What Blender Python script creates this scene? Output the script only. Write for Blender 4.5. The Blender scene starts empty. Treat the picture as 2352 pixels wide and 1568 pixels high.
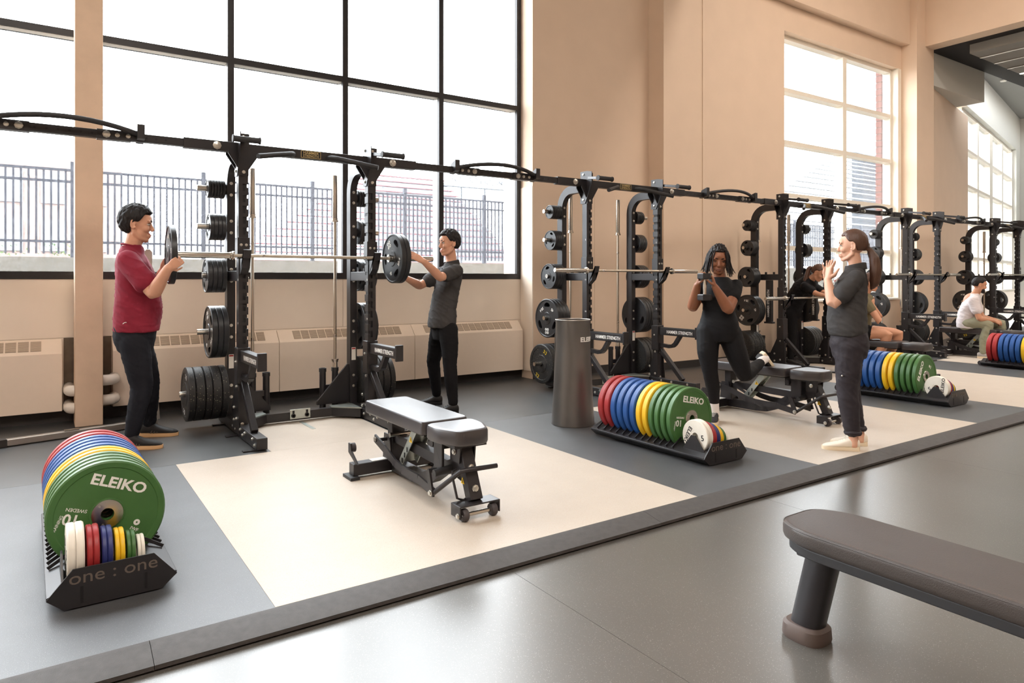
import bpy, bmesh, math, random
from mathutils import Vector, Matrix, Quaternion, noise, Euler
from math import sin, cos, pi, radians as R

# ------------------------------------------------------------------ camera, sky, lamps
scn = bpy.context.scene
COL = scn.collection
CAM_H = 1.27
cam_d = bpy.data.cameras.new('camera')
cam = bpy.data.objects.new('camera', cam_d); COL.objects.link(cam)
cam_d.sensor_width = 36.0
cam_d.lens = 36.0 * 1580.0 / 2352.0
cam_d.shift_y = -(784 - 640) / 2352.0
cam.location = (0, 0, CAM_H)
cam.rotation_euler = (pi / 2, 0, -0.5955)
cam_d.clip_end = 400
scn.camera = cam
vs = scn.view_settings
vs.view_transform = 'Standard'; vs.look = 'None'; vs.gamma = 1.0; vs.use_curve_mapping = False
vs.exposure = 0.0

world = bpy.data.worlds.new('overcast_sky'); scn.world = world
world.use_nodes = True
wn = world.node_tree
bg = wn.nodes['Background']
bg.inputs[0].default_value = (0.93, 0.965, 1.0, 1)
bg.inputs[1].default_value = 13.0

def area_lamp(name, loc, rot, sx, sy, power, col):
    d = bpy.data.lights.new(name, 'AREA'); d.shape = 'RECTANGLE'; d.size = sx; d.size_y = sy
    d.energy = power; d.color = col
    o = bpy.data.objects.new(name, d); COL.objects.link(o)
    o.location = loc; o.rotation_euler = rot
    return o
WARM = (1.0, 0.91, 0.82)
# added unseen fill over left bay and low-ceiling bay; strip lamps over right bay
area_lamp('ceiling_fill', (-1.0, -1.0, 7.3), (R(16), 0, 0), 7, 3, 640, WARM)
area_lamp('strip_lamp', (8.5, -1.0, 7.36), (0, 0, 0), 0.3, 11, 330, WARM)
area_lamp('strip_lamp.001', (11.2, -1.0, 7.36), (0, 0, 0), 0.3, 11, 330, WARM)
area_lamp('ceiling_fill.001', (18.5, 0.5, 5.4), (0, 0, 0), 6, 6, 300, WARM)

# ------------------------------------------------------------------ helpers
def lin(c):
    c = c / 255.0
    return c / 12.92 if c <= 0.04045 else ((c + 0.055) / 1.055) ** 2.4
def rgb(r, g, b): return (lin(r), lin(g), lin(b), 1)

MATS = {}
def mat(name, col, rough=0.5, metal=0.0, var=0.0, vscale=20, bump=0.0, bscale=200, spec=0.5, coat=0.0, speck=None, speck_scale=400, speck_amt=0.06, stretch=None, bdist=0.004):
    m = bpy.data.materials.new(name); m.use_nodes = True
    nt = m.node_tree; N = nt.nodes; L = nt.links
    p = N['Principled BSDF']
    p.inputs['Base Color'].default_value = col
    p.inputs['Roughness'].default_value = rough
    p.inputs['Metallic'].default_value = metal
    p.inputs['Specular IOR Level'].default_value = spec
    if coat:
        p.inputs['Coat Weight'].default_value = coat; p.inputs['Coat Roughness'].default_value = 0.15
    tc = N.new('ShaderNodeTexCoord')
    src = tc.outputs['Object']
    if stretch:
        mp = N.new('ShaderNodeMapping'); mp.inputs['Scale'].default_value = stretch
        L.new(src, mp.inputs[0]); src = mp.outputs[0]
    cur = None
    if var > 0:
        nz = N.new('ShaderNodeTexNoise'); nz.inputs['Scale'].default_value = vscale; nz.inputs['Detail'].default_value = 5
        L.new(src, nz.inputs['Vector'])
        mr = N.new('ShaderNodeMapRange'); mr.inputs[1].default_value = 0.3; mr.inputs[2].default_value = 0.7
        mr.inputs[3].default_value = 1 - var; mr.inputs[4].default_value = 1 + var
        L.new(nz.outputs['Fac'], mr.inputs[0])
        mx = N.new('ShaderNodeMix'); mx.data_type = 'RGBA'; mx.blend_type = 'MULTIPLY'; mx.inputs[0].default_value = 1
        mx.inputs[6].default_value = col
        L.new(mr.outputs[0], mx.inputs[7])
        cur = mx.outputs[2]
    if speck:
        vz = N.new('ShaderNodeTexNoise'); vz.inputs['Scale'].default_value = speck_scale; vz.inputs['Detail'].default_value = 1
        L.new(src, vz.inputs['Vector'])
        gt = N.new('ShaderNodeMapRange'); gt.inputs[1].default_value = 0.66 - speck_amt; gt.inputs[2].default_value = 0.70 - speck_amt
        L.new(vz.outputs['Fac'], gt.inputs[0])
        m2 = N.new('ShaderNodeMix'); m2.data_type = 'RGBA'
        if cur: L.new(cur, m2.inputs[6])
        else: m2.inputs[6].default_value = col
        m2.inputs[7].default_value = speck
        L.new(gt.outputs[0], m2.inputs[0])
        cur = m2.outputs[2]
    if cur: L.new(cur, p.inputs['Base Color'])
    if bump > 0:
        bz = N.new('ShaderNodeTexNoise'); bz.inputs['Scale'].default_value = bscale; bz.inputs['Detail'].default_value = 3
        L.new(src, bz.inputs['Vector'])
        bn = N.new('ShaderNodeBump'); bn.inputs['Strength'].default_value = bump; bn.inputs['Distance'].default_value = bdist
        L.new(bz.outputs['Fac'], bn.inputs['Height']); L.new(bn.outputs[0], p.inputs['Normal'])
    MATS[name] = m
    return m

mat('wall', rgb(222, 198, 175), 0.75, var=0.02, vscale=3, bump=0.08, bscale=120)
mat('wall_soft', rgb(240, 225, 208), 0.6, var=0.015, vscale=4)
mat('column_paint', rgb(226, 198, 172), 0.8, var=0.05, vscale=6, bump=0.25, bscale=40)
mat('grey_wall', rgb(206, 204, 196), 0.8)
mat('white_paint', rgb(238, 234, 226), 0.55)
mat('window_cream', rgb(236, 228, 214), 0.5)
mat('ceiling_paint', rgb(232, 224, 212), 0.85)
mat('dark_ceiling', rgb(30, 27, 27), 0.8)
mat('grey_ceiling', rgb(140, 138, 134), 0.85)
mat('black_frame', rgb(42, 40, 42), 0.4, metal=0.3)
mat('baseboard', rgb(48, 44, 42), 0.6)
mat('heater_metal', rgb(238, 221, 203), 0.5, var=0.01)
mat('grille', rgb(205, 186, 166), 0.5)
mat('grille_dark', rgb(150, 136, 122), 0.7)
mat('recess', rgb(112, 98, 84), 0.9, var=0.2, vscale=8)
mat('pipe_white', rgb(232, 224, 214), 0.18, coat=0.4)
mat('rubber', rgb(70, 71, 73), 0.48, var=0.10, vscale=5, bump=0.2, bscale=500, speck=rgb(108, 110, 112), speck_scale=260, speck_amt=0.0, spec=0.75)
mat('rubber_back', rgb(62, 63, 64), 0.40, var=0.12, vscale=4, bump=0.15, bscale=500, spec=0.8)
mat('inlay', rgb(190, 178, 164), 0.5, var=0.03, vscale=5, speck=rgb(180, 160, 138), speck_scale=330, speck_amt=0.05, bump=0.1, bscale=300, spec=0.3)
mat('curb', rgb(74, 70, 68), 0.6, var=0.12, vscale=30, bump=0.3, bscale=350, spec=0.3)
mat('vinyl', rgb(90, 87, 83), 0.30, var=0.05, vscale=2.5, speck=rgb(160, 158, 152), speck_scale=300, speck_amt=-0.03, bump=0.02, bscale=60, spec=1.0)
mat('rack_black', rgb(44, 42, 44), 0.36, metal=0.2, bump=0.05, bscale=600, spec=0.5)
mat('rack_dark', rgb(24, 23, 25), 0.5, spec=0.4)
mat('grip_rubber', rgb(40, 39, 41), 0.6)
mat('bolt_zinc', rgb(205, 202, 195), 0.28, metal=0.9)
mat('chrome', rgb(205, 200, 192), 0.22, metal=1.0)
mat('bar_steel', rgb(200, 190, 176), 0.3, metal=1.0, bump=0.15, bscale=900)
mat('zinc', rgb(190, 196, 190), 0.35, metal=0.85, var=0.06, vscale=25)
mat('aluminium', rgb(176, 170, 164), 0.38, metal=0.9)
mat('plate_black', rgb(40, 41, 44), 0.36, spec=0.5, var=0.05, vscale=30)
mat('plate_face', rgb(50, 51, 55), 0.30, spec=0.6)
mat('bumper_black', rgb(34, 33, 33), 0.55, speck=rgb(190, 182, 150), speck_scale=130, speck_amt=-0.05, bump=0.1, bscale=300)
mat('print_white', rgb(235, 233, 228), 0.6)
mat('print_yellow', rgb(236, 200, 40), 0.6)
mat('print_blue', rgb(70, 140, 200), 0.6)
mat('print_gold', rgb(190, 165, 110), 0.5)
mat('print_black', rgb(20, 20, 20), 0.6)
mat('sticker_yellow', rgb(246, 200, 20), 0.5)
mat('sticker_white', rgb(225, 220, 212), 0.6)
mat('e_red', rgb(164, 46, 48), 0.42, var=0.05, vscale=12, spec=0.45)
mat('e_blue', rgb(34, 82, 150), 0.42, var=0.06, vscale=12, spec=0.45)
mat('e_yellow', rgb(238, 190, 34), 0.42, var=0.05, vscale=12, spec=0.45)
mat('e_green', rgb(66, 108, 56), 0.42, var=0.05, vscale=12, spec=0.45)
mat('e_white', rgb(236, 230, 218), 0.4, var=0.03, vscale=20)
mat('e_navy', rgb(44, 52, 112), 0.45, var=0.05, vscale=12)
mat('pad', rgb(52, 47, 49), 0.36, bump=0.10, bscale=260, spec=0.9, var=0.06, vscale=9)
mat('pad_brown', rgb(66, 58, 54), 0.45, bump=0.25, bscale=330, spec=0.5, var=0.05, vscale=8)
mat('bench_black', rgb(46, 43, 45), 0.38, metal=0.2)
mat('foot_rubber', rgb(92, 78, 72), 0.6)
mat('wheel_rubber', rgb(70, 64, 66), 0.55)
mat('sheet_steel', rgb(112, 108, 105), 0.34, metal=0.55, var=0.08, vscale=6, stretch=(1, 1, 0.15))
mat('concrete', rgb(100, 95, 86), 0.9, var=0.12, vscale=5, bump=0.3, bscale=30)
mat('fence_black', rgb(38, 40, 52), 0.6)
mat('pavement', rgb(90, 87, 82), 0.9, var=0.1, vscale=1)
mat('brick_red', rgb(96, 56, 46), 0.9, var=0.1, vscale=6)
mat('stand_white', rgb(120, 122, 126), 0.6)
mat('stand_grey', rgb(58, 60, 64), 0.8)
mat('stand_red', rgb(104, 62, 64), 0.7)
mat('far_brick', rgb(122, 104, 98), 0.9, var=0.06, vscale=2)
mat('leafy', rgb(110, 150, 70), 0.8)
mat('skin_light', rgb(214, 160, 132), 0.5, var=0.04, vscale=18, spec=0.4)
mat('skin_pale', rgb(222, 172, 146), 0.5, var=0.04, vscale=18, spec=0.4)
mat('skin_dark', rgb(150, 98, 72), 0.45, var=0.05, vscale=18, spec=0.45)
mat('skin_tan', rgb(200, 146, 116), 0.5, var=0.04, vscale=18, spec=0.4)
mat('lip_rose', rgb(186, 112, 100), 0.45)
mat('lip_dark', rgb(110, 58, 52), 0.45)
mat('eye_white', rgb(228, 222, 214), 0.25)
mat('iris_dark', rgb(26, 18, 16), 0.2)
mat('hair_black', rgb(28, 23, 23), 0.52, bump=0.5, bscale=150, stretch=(1, 1, 0.25), spec=0.28)
mat('hair_brown', rgb(84, 56, 42), 0.42, bump=0.6, bscale=150, stretch=(1, 1, 0.2), spec=0.5)
mat('brow', rgb(34, 28, 27), 0.9, spec=0.1)
mat('brow_brown', rgb(84, 60, 48), 0.9, spec=0.1)
mat('engraved', rgb(104, 92, 84), 0.6)
mat('tee_maroon', rgb(136, 26, 50), 0.85, bump=0.25, bscale=18, var=0.06, vscale=8, bdist=0.012)
mat('polo_grey', rgb(68, 66, 66), 0.85, spec=0.2, bump=0.3, bscale=20, var=0.08, vscale=9, bdist=0.012)
mat('pants_navy', rgb(27, 28, 35), 0.8, spec=0.25, bump=0.25, bscale=16, var=0.06, vscale=8, bdist=0.012)
mat('pants_black', rgb(22, 21, 23), 0.8, spec=0.2, bump=0.25, bscale=14, bdist=0.012)
mat('pants_charcoal', rgb(50, 45, 50), 0.7, spec=0.3, bump=0.4, bscale=16, var=0.08, vscale=9, bdist=0.012)
mat('sport_black', rgb(17, 16, 19), 0.7, bump=0.1, bscale=20, spec=0.25)
mat('tee_light', rgb(214, 206, 208), 0.85, bump=0.25, bscale=18, bdist=0.012)
mat('jogger_sage', rgb(146, 146, 124), 0.85, bump=0.25, bscale=16, bdist=0.012)
mat('top_olive', rgb(110, 100, 74), 0.85)
mat('shoe_black', rgb(30, 28, 29), 0.6, bump=0.3, bscale=250)
mat('shoe_white', rgb(236, 226, 210), 0.55)
mat('sole_tan', rgb(222, 178, 130), 0.6)
mat('sole_cream', rgb(232, 214, 186), 0.6)
mat('sole_black', rgb(24, 23, 24), 0.6)
mat('shoe_grey', rgb(170, 168, 166), 0.7)
mat('sock_white', rgb(236, 228, 224), 0.85)
mat('glow_strip', rgb(255, 255, 255), 0.5)
g_ = MATS['glow_strip'].node_tree.nodes['Principled BSDF']
g_.inputs['Emission Color'].default_value = (1, 0.96, 0.9, 1); g_.inputs['Emission Strength'].default_value = 1.6

def glass_mat():
    # mostly clear pane; an added veil scatters daylight to imitate flare haze
    m = bpy.data.materials.new('window_glass'); m.use_nodes = True
    nt = m.node_tree; N = nt.nodes; L = nt.links
    N.remove(N['Principled BSDF'])
    out = N['Material Output']
    tr = N.new('ShaderNodeBsdfTransparent'); tr.inputs[0].default_value = (0.97, 0.98, 0.98, 1)
    tl = N.new('ShaderNodeBsdfTranslucent'); tl.inputs[0].default_value = (0.9, 0.93, 1.0, 1)
    gl = N.new('ShaderNodeBsdfGlossy'); gl.inputs['Roughness'].default_value = 0.02
    mx = N.new('ShaderNodeMixShader')
    tc = N.new('ShaderNodeTexCoord'); nz = N.new('ShaderNodeTexNoise'); nz.inputs['Scale'].default_value = 60; nz.inputs['Detail'].default_value = 4
    mr = N.new('ShaderNodeMapRange'); mr.inputs[1].default_value = 0.35; mr.inputs[2].default_value = 0.75; mr.inputs[3].default_value = 0.008; mr.inputs[4].default_value = 0.032
    L.new(tc.outputs['Object'], nz.inputs[0]); L.new(nz.outputs['Fac'], mr.inputs[0]); L.new(mr.outputs[0], mx.inputs[0])
    L.new(tr.outputs[0], mx.inputs[1]); L.new(tl.outputs[0], mx.inputs[2])
    lw = N.new('ShaderNodeLayerWeight'); lw.inputs[0].default_value = 0.5
    fr = N.new('ShaderNodeMath'); fr.operation = 'POWER'; fr.inputs[1].default_value = 5.0; L.new(lw.outputs['Facing'], fr.inputs[0])
    m2 = N.new('ShaderNodeMixShader')
    L.new(fr.outputs[0], m2.inputs[0]); L.new(mx.outputs[0], m2.inputs[1]); L.new(gl.outputs[0], m2.inputs[2])
    L.new(m2.outputs[0], out.inputs[0])
    MATS['glass'] = m
glass_mat()

def V(*a): return Vector(a)

class MB:
    """collects simple solids and links them as one mesh object"""
    def __init__(s): s.v = []; s.f = []; s.sm = []
    def add(s, vs, fs, smooth=False):
        o = len(s.v); s.v += [tuple(v) for v in vs]; s.f += [tuple(i + o for i in f) for f in fs]
        s.sm += [smooth] * len(fs); return s
    def box(s, x0, x1, y0, y1, z0, z1):
        vs = [(x0, y0, z0), (x1, y0, z0), (x1, y1, z0), (x0, y1, z0), (x0, y0, z1), (x1, y0, z1), (x1, y1, z1), (x0, y1, z1)]
        return s.add(vs, [(3, 2, 1, 0), (4, 5, 6, 7), (0, 1, 5, 4), (1, 2, 6, 5), (2, 3, 7, 6), (3, 0, 4, 7)])
    def beam(s, a, b, w, h, up=(0, 0, 1)):
        a = Vector(a); b = Vector(b); d = (b - a).normalized(); up = Vector(up)
        sd = d.cross(up)
        if sd.length < 1e-4: sd = d.cross(Vector((1, 0, 0)))
        sd.normalize(); u = sd.cross(d).normalized()
        vs = []
        for p in (a, b):
            for i, j in ((-1, -1), (1, -1), (1, 1), (-1, 1)): vs.append(p + sd * (w / 2 * i) + u * (h / 2 * j))
        return s.add(vs, [(0, 1, 2, 3), (7, 6, 5, 4), (0, 4, 5, 1), (1, 5, 6, 2), (2, 6, 7, 3), (3, 7, 4, 0)])
    def tube(s, pts, r, seg=10, caps=True, closed=False):
        pts = [Vector(p) for p in pts]; n = len(pts)
        rs = r if isinstance(r, (list, tuple)) else [r] * n
        vs = []; fs = []
        prev = None
        for i, p in enumerate(pts):
            if closed: d = pts[(i + 1) % n] - pts[i - 1]
            else: d = pts[min(i + 1, n - 1)] - pts[max(i - 1, 0)]
            d.normalize()
            if prev is None:
                a = Vector((0, 0, 1)) if abs(d.z) < 0.9 else Vector((1, 0, 0))
                sd = d.cross(a).normalized()
            else:
                sd = (prev - d * prev.dot(d)).normalized()
            prev = sd; u = d.cross(sd)
            for k in range(seg):
                t = 2 * pi * k / seg
                vs.append(p + (sd * cos(t) + u * sin(t)) * rs[i])
        m = n if closed else n - 1
        for i in range(m):
            for k in range(seg):
                a = i * seg + k; b = i * seg + (k + 1) % seg; j = ((i + 1) % n) * seg
                fs.append((a, b, j + (k + 1) % seg, j + k))
        s.add(vs, fs, True)
        if caps and not closed:
            o = len(s.v) - len(vs)
            s.f.append(tuple(o + k for k in reversed(range(seg)))); s.sm.append(False)
            s.f.append(tuple(o + (n - 1) * seg + k for k in range(seg))); s.sm.append(False)
        return s
    def cyl(s, a, b, r, seg=16): return s.tube([a, b], r, seg)
    def lathe(s, prof, c=(0, 0, 0), axis='z', seg=32, smooth=True):
        c = Vector(c); vs = []; fs = []
        for (r, h) in prof:
            for k in range(seg):
                t = 2 * pi * k / seg
                if axis == 'z': p = (r * cos(t), r * sin(t), h)
                elif axis == 'x': p = (h, r * cos(t), r * sin(t))
                else: p = (r * sin(t), h, r * cos(t))
                vs.append(c + Vector(p))
        for i in range(len(prof) - 1):
            for k in range(seg):
                fs.append((i * seg + k, i * seg + (k + 1) % seg, (i + 1) * seg + (k + 1) % seg, (i + 1) * seg + k))
        s.add(vs, fs, smooth)
        o = len(s.v) - len(vs)
        if prof[0][0] > 1e-5 and prof[0] != prof[-1]:
            s.f.append(tuple(o + k for k in reversed(range(seg)))); s.sm.append(False)
            s.f.append(tuple(o + (len(prof) - 1) * seg + k for k in range(seg))); s.sm.append(False)
        return s
    def prism(s, poly, t0, t1, plane='xz'):
        n = len(poly)
        def P(a, b, t):
            return (a, t, b) if plane == 'xz' else ((t, a, b) if plane == 'yz' else (a, b, t))
        vs = [P(a, b, t0) for a, b in poly] + [P(a, b, t1) for a, b in poly]
        fs = [tuple(range(n)), tuple(reversed(range(n, 2 * n)))] + [(i, (i + 1) % n, n + (i + 1) % n, n + i) for i in range(n)]
        return s.add(vs, fs)
    def ball(s, c, rx, ry=None, rz=None, rot=None, seg=16, rings=10):
        ry = ry or rx; rz = rz or rx; c = Vector(c); vs = []; fs = []
        for i in range(rings + 1):
            ph = pi * i / rings
            for k in range(seg):
                t = 2 * pi * k / seg
                p = Vector((rx * sin(ph) * cos(t), ry * sin(ph) * sin(t), rz * cos(ph)))
                if rot is not None: p = rot @ p
                vs.append(c + p)
        for i in range(rings):
            for k in range(seg):
                fs.append((i * seg + k, (i + 1) * seg + k, (i + 1) * seg + (k + 1) % seg, i * seg + (k + 1) % seg))
        return s.add(vs, fs, True)
    def xform(s, M):
        s.v = [tuple(M @ Vector(v)) for v in s.v]; return s
    def mesh(s, name):
        me = bpy.data.meshes.new(name)
        me.from_pydata(s.v, [], s.f)
        bm = bmesh.new(); bm.from_mesh(me)
        bmesh.ops.remove_doubles(bm, verts=bm.verts, dist=1e-6)
        bmesh.ops.recalc_face_normals(bm, faces=bm.faces)
        bm.to_mesh(me); bm.free()
        return me
    def build(s, name, m, parent=None, bevel=0, smooth=None, loc=None):
        me = s.mesh(name)
        return link(name, me, m, parent, bevel, smooth, loc, s)

def auto_smooth(me, ang=40):
    me.polygons.foreach_set('use_smooth', [True] * len(me.polygons))
    try: me.set_sharp_from_angle(angle=R(ang))
    except Exception: pass

def link(name, me, m, parent=None, bevel=0, smooth=None, loc=None, mb=None):
    if m: me.materials.append(MATS[m] if isinstance(m, str) else m)
    if smooth is not False: auto_smooth(me)
    o = bpy.data.objects.new(name, me); COL.objects.link(o)
    if parent is not None: o.parent = parent
    if loc is not None: o.location = loc
    if bevel:
        b = o.modifiers.new('bevel', 'BEVEL'); b.width = bevel; b.segments = 2; b.limit_method = 'ANGLE'; b.angle_limit = R(40)
    return o

def share(name, o, parent=None, loc=None, rot=None):
    c = o.copy(); c.name = name; COL.objects.link(c)
    c.parent = parent
    if loc is not None: c.location = loc
    if rot is not None: c.rotation_euler = rot
    for k in list(c.keys()): del c[k]
    return c

def tag(o, label=None, cat=None, group=None, kind=None):
    if label: o['label'] = label
    if cat: o['category'] = cat
    if group: o['group'] = group
    if kind: o['kind'] = kind
    return o
def thing(name, label, cat, loc=(0, 0, 0), rz=0, group=None):
    o = bpy.data.objects.new(name, None); o.empty_display_size = 0.1; COL.objects.link(o)
    o.location = loc; o.rotation_euler = (0, 0, rz)
    return tag(o, label, cat, group)
def copy_tree(o, parent=None):
    c = o.copy(); COL.objects.link(c); c.parent = parent
    for ch in list(o.children): copy_tree(ch, c)
    return c
def struct(o): o['kind'] = 'structure'; return o

TXT = {}
def text_mesh(s, size, bold=0.0, depth=0.001, sx=1.0, shear=0.0):
    key = (s, size, bold, depth, sx, shear)
    if key in TXT: return TXT[key]
    cu = bpy.data.curves.new('lettering', 'FONT'); cu.body = s; cu.size = size; cu.offset = bold * size; cu.extrude = depth
    cu.align_x = 'CENTER'; cu.align_y = 'CENTER'; cu.resolution_u = 3; cu.shear = shear
    ob = bpy.data.objects.new('tmp_text', cu)
    me = bpy.data.meshes.new_from_object(ob)
    bpy.data.objects.remove(ob); bpy.data.curves.remove(cu)
    me.name = 'lettering'
    if sx != 1.0:
        for v in me.vertices: v.co.x *= sx
    TXT[key] = me
    return me
def lettering(s, size, m, parent, loc, rot, bold=0.02, depth=0.001, sx=1.0, name='lettering', shear=0.0):
    me = text_mesh(s, size, bold, depth, sx, shear)
    if not me.materials: me.materials.append(MATS[m])
    elif me.materials[0] != MATS[m]:
        me = me.copy(); me.materials.clear(); me.materials.append(MATS[m])
    o = bpy.data.objects.new(name, me); COL.objects.link(o)
    o.parent = parent; o.location = loc; o.rotation_euler = rot
    return o

# ------------------------------------------------------------------ the room
ZL = -0.045                      # level of the vinyl gym floor; the lifting platform is at 0
fl = struct(MB().box(-9, 27, -10, 2.66, ZL - 0.2, ZL - 0.004).build('floor', 'rack_dark'))
x = -9.0
xs = []
k = 1.735
while k > -9: k -= 1.83
edges = [-9.0]
while k < 27:
    if k > -9: edges.append(k)
    k += 1.83
edges.append(27.0)
for a, b in zip(edges[:-1], edges[1:]):
    MB().box(a + 0.001, b - 0.001, -10, 2.6, ZL - 0.004, ZL).build('vinyl_sheet', 'vinyl', fl)

pf = struct(MB().box(-9, 27, 2.66, 7.6, ZL - 0.2, -0.012).build('floor_platform', 'rack_dark'))
INX = [(-2.89, -0.50), (0.735, 3.145), (4.37, 6.785), (7.98, 10.35), (11.5, 13.85), (15.0, 17.35), (18.5, 20.85)]
YF, YM = 2.715, 5.18
xc = -9.0
strip = []
for a, b in INX:
    strip.append((xc, a)); xc = b
strip.append((xc, 27.0))
for a, b in strip:
    MB().box(a + 0.0008, b - 0.0008, YF, YM - 0.001, -0.012, 0).build('rubber_mat', 'rubber', pf)
for a, b in INX:
    MB().box(a, b, YF, YM - 0.001, -0.012, 0.001).build('beige_inlay', 'inlay', pf)
RC = [1.87, 5.52, 9.08, 12.50, 15.90]          # rack centres
RY = 5.85
# the area behind: rubber mats with a beige inlay inside each rack
xc = -9.0
for c in RC:
    a, b = c - 0.50, c + 0.50
    MB().box(xc + 0.0008, a - 0.0008, YM + 0.001, 7.55, -0.012, 0).build('rubber_mat', 'rubber_back', pf)
    MB().box(a, b, YM, 6.34, -0.012, 0.001).build('beige_inlay', 'inlay', pf)
    MB().box(a, b, 6.342, 7.55, -0.012, 0).build('rubber_mat', 'rubber_back', pf)
    xc = b
MB().box(xc + 0.0008, 27, YM + 0.001, 7.55, -0.012, 0).build('rubber_mat', 'rubber_back', pf)

# bevelled rubber edging along the platform front
cb = struct(MB().box(-9, 27, 2.615, 2.66, ZL - 0.05, ZL + 0.002).build('trim_1', 'rack_dark'))
kx = 0.30 - 2.4 * 4
while kx < 27:
    MB().prism([(2.713, -0.02), (2.713, 0.001), (2.690, 0.001), (2.572, -0.022), (2.572, -0.036), (2.582, -0.044), (2.63, -0.044)], kx + 0.001, kx + 2.399, 'yz').build('edging_strip', 'curb', cb)
    kx += 2.4

WY = 7.32                                       # tall window wall
# wall below the tall window, made of wide panels
wb = struct(MB().box(-9, 5.10, WY + 0.012, WY + 0.22, 0, 1.268).build('wall_window', 'wall_soft'))
px = [-9, -6.9, -4.5, -2.1, 0.30, 2.71, 5.10]
for a, b in zip(px[:-1], px[1:]):
    if a < 0.31 and b > 0.11 and False: pass
    MB().box(a + 0.002, b - 0.002, WY, WY + 0.012, 0.745, 1.266).build('wall_panel', 'wall_soft', wb)
MB().box(-9, 0.13, WY, WY + 0.012, 0, 0.742).build('wall_panel', 'wall_soft', wb)
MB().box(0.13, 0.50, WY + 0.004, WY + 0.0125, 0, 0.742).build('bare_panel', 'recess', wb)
MB().box(0.50, 5.10, WY, WY + 0.012, 0, 0.742).build('wall_panel', 'wall_soft', wb)
MB().box(-9, 5.10, WY - 0.02, WY, 0, 0.10).build('baseboard', 'baseboard', wb)

# tall window: black frame, mullions, transom, panes
win = struct(MB().box(-9, 5.09, WY - 0.01, WY + 0.16, 1.268, 1.335).build('window_1', 'black_frame'))
ZT, ZTOP, dep = 3.44, 6.85, 0.15
MB().box(-9, 5.09, WY - 0.01, WY + dep, ZTOP - 0.07, ZTOP).build('frame_head', 'black_frame', win)
mull = [-8.0, -6.81, -5.62, -4.43, -3.24, -2.03, -0.84, 0.35, 1.54, 2.735, 3.93]
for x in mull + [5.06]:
    MB().box(x - 0.0325, x - 0.0312, WY + 0.03, WY + dep, 1.335, ZTOP - 0.07).build('mullion_sheen', 'aluminium', win)  # light grey face laid on to imitate sky reflection on the mullion side
for x in mull: MB().box(x - 0.031, x + 0.031, WY - 0.01, WY + dep, 1.335, ZTOP - 0.07).build('mullion', 'black_frame', win)
MB().box(5.03, 5.09, WY - 0.01, WY + dep, 1.335, ZTOP - 0.07).build('frame_side', 'black_frame', win)
ex = [-9.0] + mull + [5.06]
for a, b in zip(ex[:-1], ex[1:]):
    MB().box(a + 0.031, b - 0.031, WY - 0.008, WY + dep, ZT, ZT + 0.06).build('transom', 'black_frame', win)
    MB().box(a + 0.031, b - 0.035, WY + 0.01, WY + 0.099, ZT - 0.003, ZT).build('transom_bounce', 'white_paint', win)  # pale strip put in as painted bounce light under the transom
    MB().box(a + 0.031, b - 0.031, WY + 0.10, WY + 0.106, 1.335, ZT - 0.003).build('pane', 'glass', win)
    MB().box(a + 0.031, b - 0.031, WY + 0.10, WY + 0.106, ZT + 0.06, ZTOP - 0.07).build('pane', 'glass', win)
wt = struct(MB().box(-9, 5.10, WY, WY + 0.22, ZTOP, 7.5).build('wall_window_head', 'wall'))

# walls to the right of the tall window, stepping forward
YA, YB = 7.05, 6.764
wa = struct(MB().box(5.10, 7.14, YA + 0.01, WY + 0.4, 0, 7.5).build('wall_alcove', 'wall'))
for a, b in ((5.10, 6.12), (6.12, 7.14)):
    MB().box(a + 0.0015, b - 0.0015, YA, YA + 0.01, 0.10, 2.44).build('wall_panel', 'wall', wa)
MB().box(5.085, 5.10, YA, WY - 0.012, 0.10, 2.44).build('wall_panel', 'wall_soft', wa)
MB().box(5.10, 7.14, YA - 0.008, YA + 0.01, 0, 0.10).build('baseboard', 'baseboard', wa)
wc = struct(MB().box(7.14, 9.905, YB, WY + 0.4, 0, 7.5).build('wall_pier', 'wall'))
MB().box(7.94, 9.905, YB - 0.012, YB, 0, 5.74).build('wall_panel', 'wall', wc)
MB().box(7.13, 9.905, YB - 0.022, YB, 0, 0.10).build('baseboard', 'baseboard', wc)
# window 2
X2a, X2b, Z2a, Z2b = 9.905, 13.52, 0.91, 5.30
w2 = struct(MB().box(X2a, 13.66, YB, YB + 0.28, 0, Z2a - 0.03).build('wall_under_window', 'wall'))
MB().box(X2a - 0.01, X2b + 0.02, YB - 0.04, YB + 0.3, Z2a - 0.03, Z2a).build('window_sill', 'white_paint', w2)
MB().box(X2a, 13.64, YB - 0.022, YB, 0, 0.10).build('baseboard', 'baseboard', w2)
struct(MB().box(X2a, 13.66, YB, YB + 0.28, Z2b, 7.5).build('wall_over_window', 'wall'))
struct(MB().box(X2b, 13.66, YB, YB + 0.20, Z2a, Z2b).build('wall_window_side', 'window_cream'))
struct(MB().box(7.94, 13.64, YB - 0.16, YB, 5.74, 7.5).build('wall_upper_band', 'wall'))
win2 = struct(MB().box(X2a, X2b, YB + 0.12, YB + 0.26, Z2b - 0.07, Z2b).build('window_2', 'window_cream'))
zr = [Z2a, 1.78, 2.655, 3.525, 4.39, Z2b]
MB().box(X2a, X2b, YB + 0.12, YB + 0.26, Z2a, Z2a + 0.06).build('frame_base', 'window_cream', win2)
MB().box(X2a, X2a + 0.06, YB + 0.12, YB + 0.26, Z2a + 0.06, Z2b - 0.07).build('frame_side', 'window_cream', win2)
MB().box(X2b - 0.06, X2b, YB + 0.12, YB + 0.26, Z2a + 0.06, Z2b - 0.07).build('frame_side', 'window_cream', win2)
xm = 11.86
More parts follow.
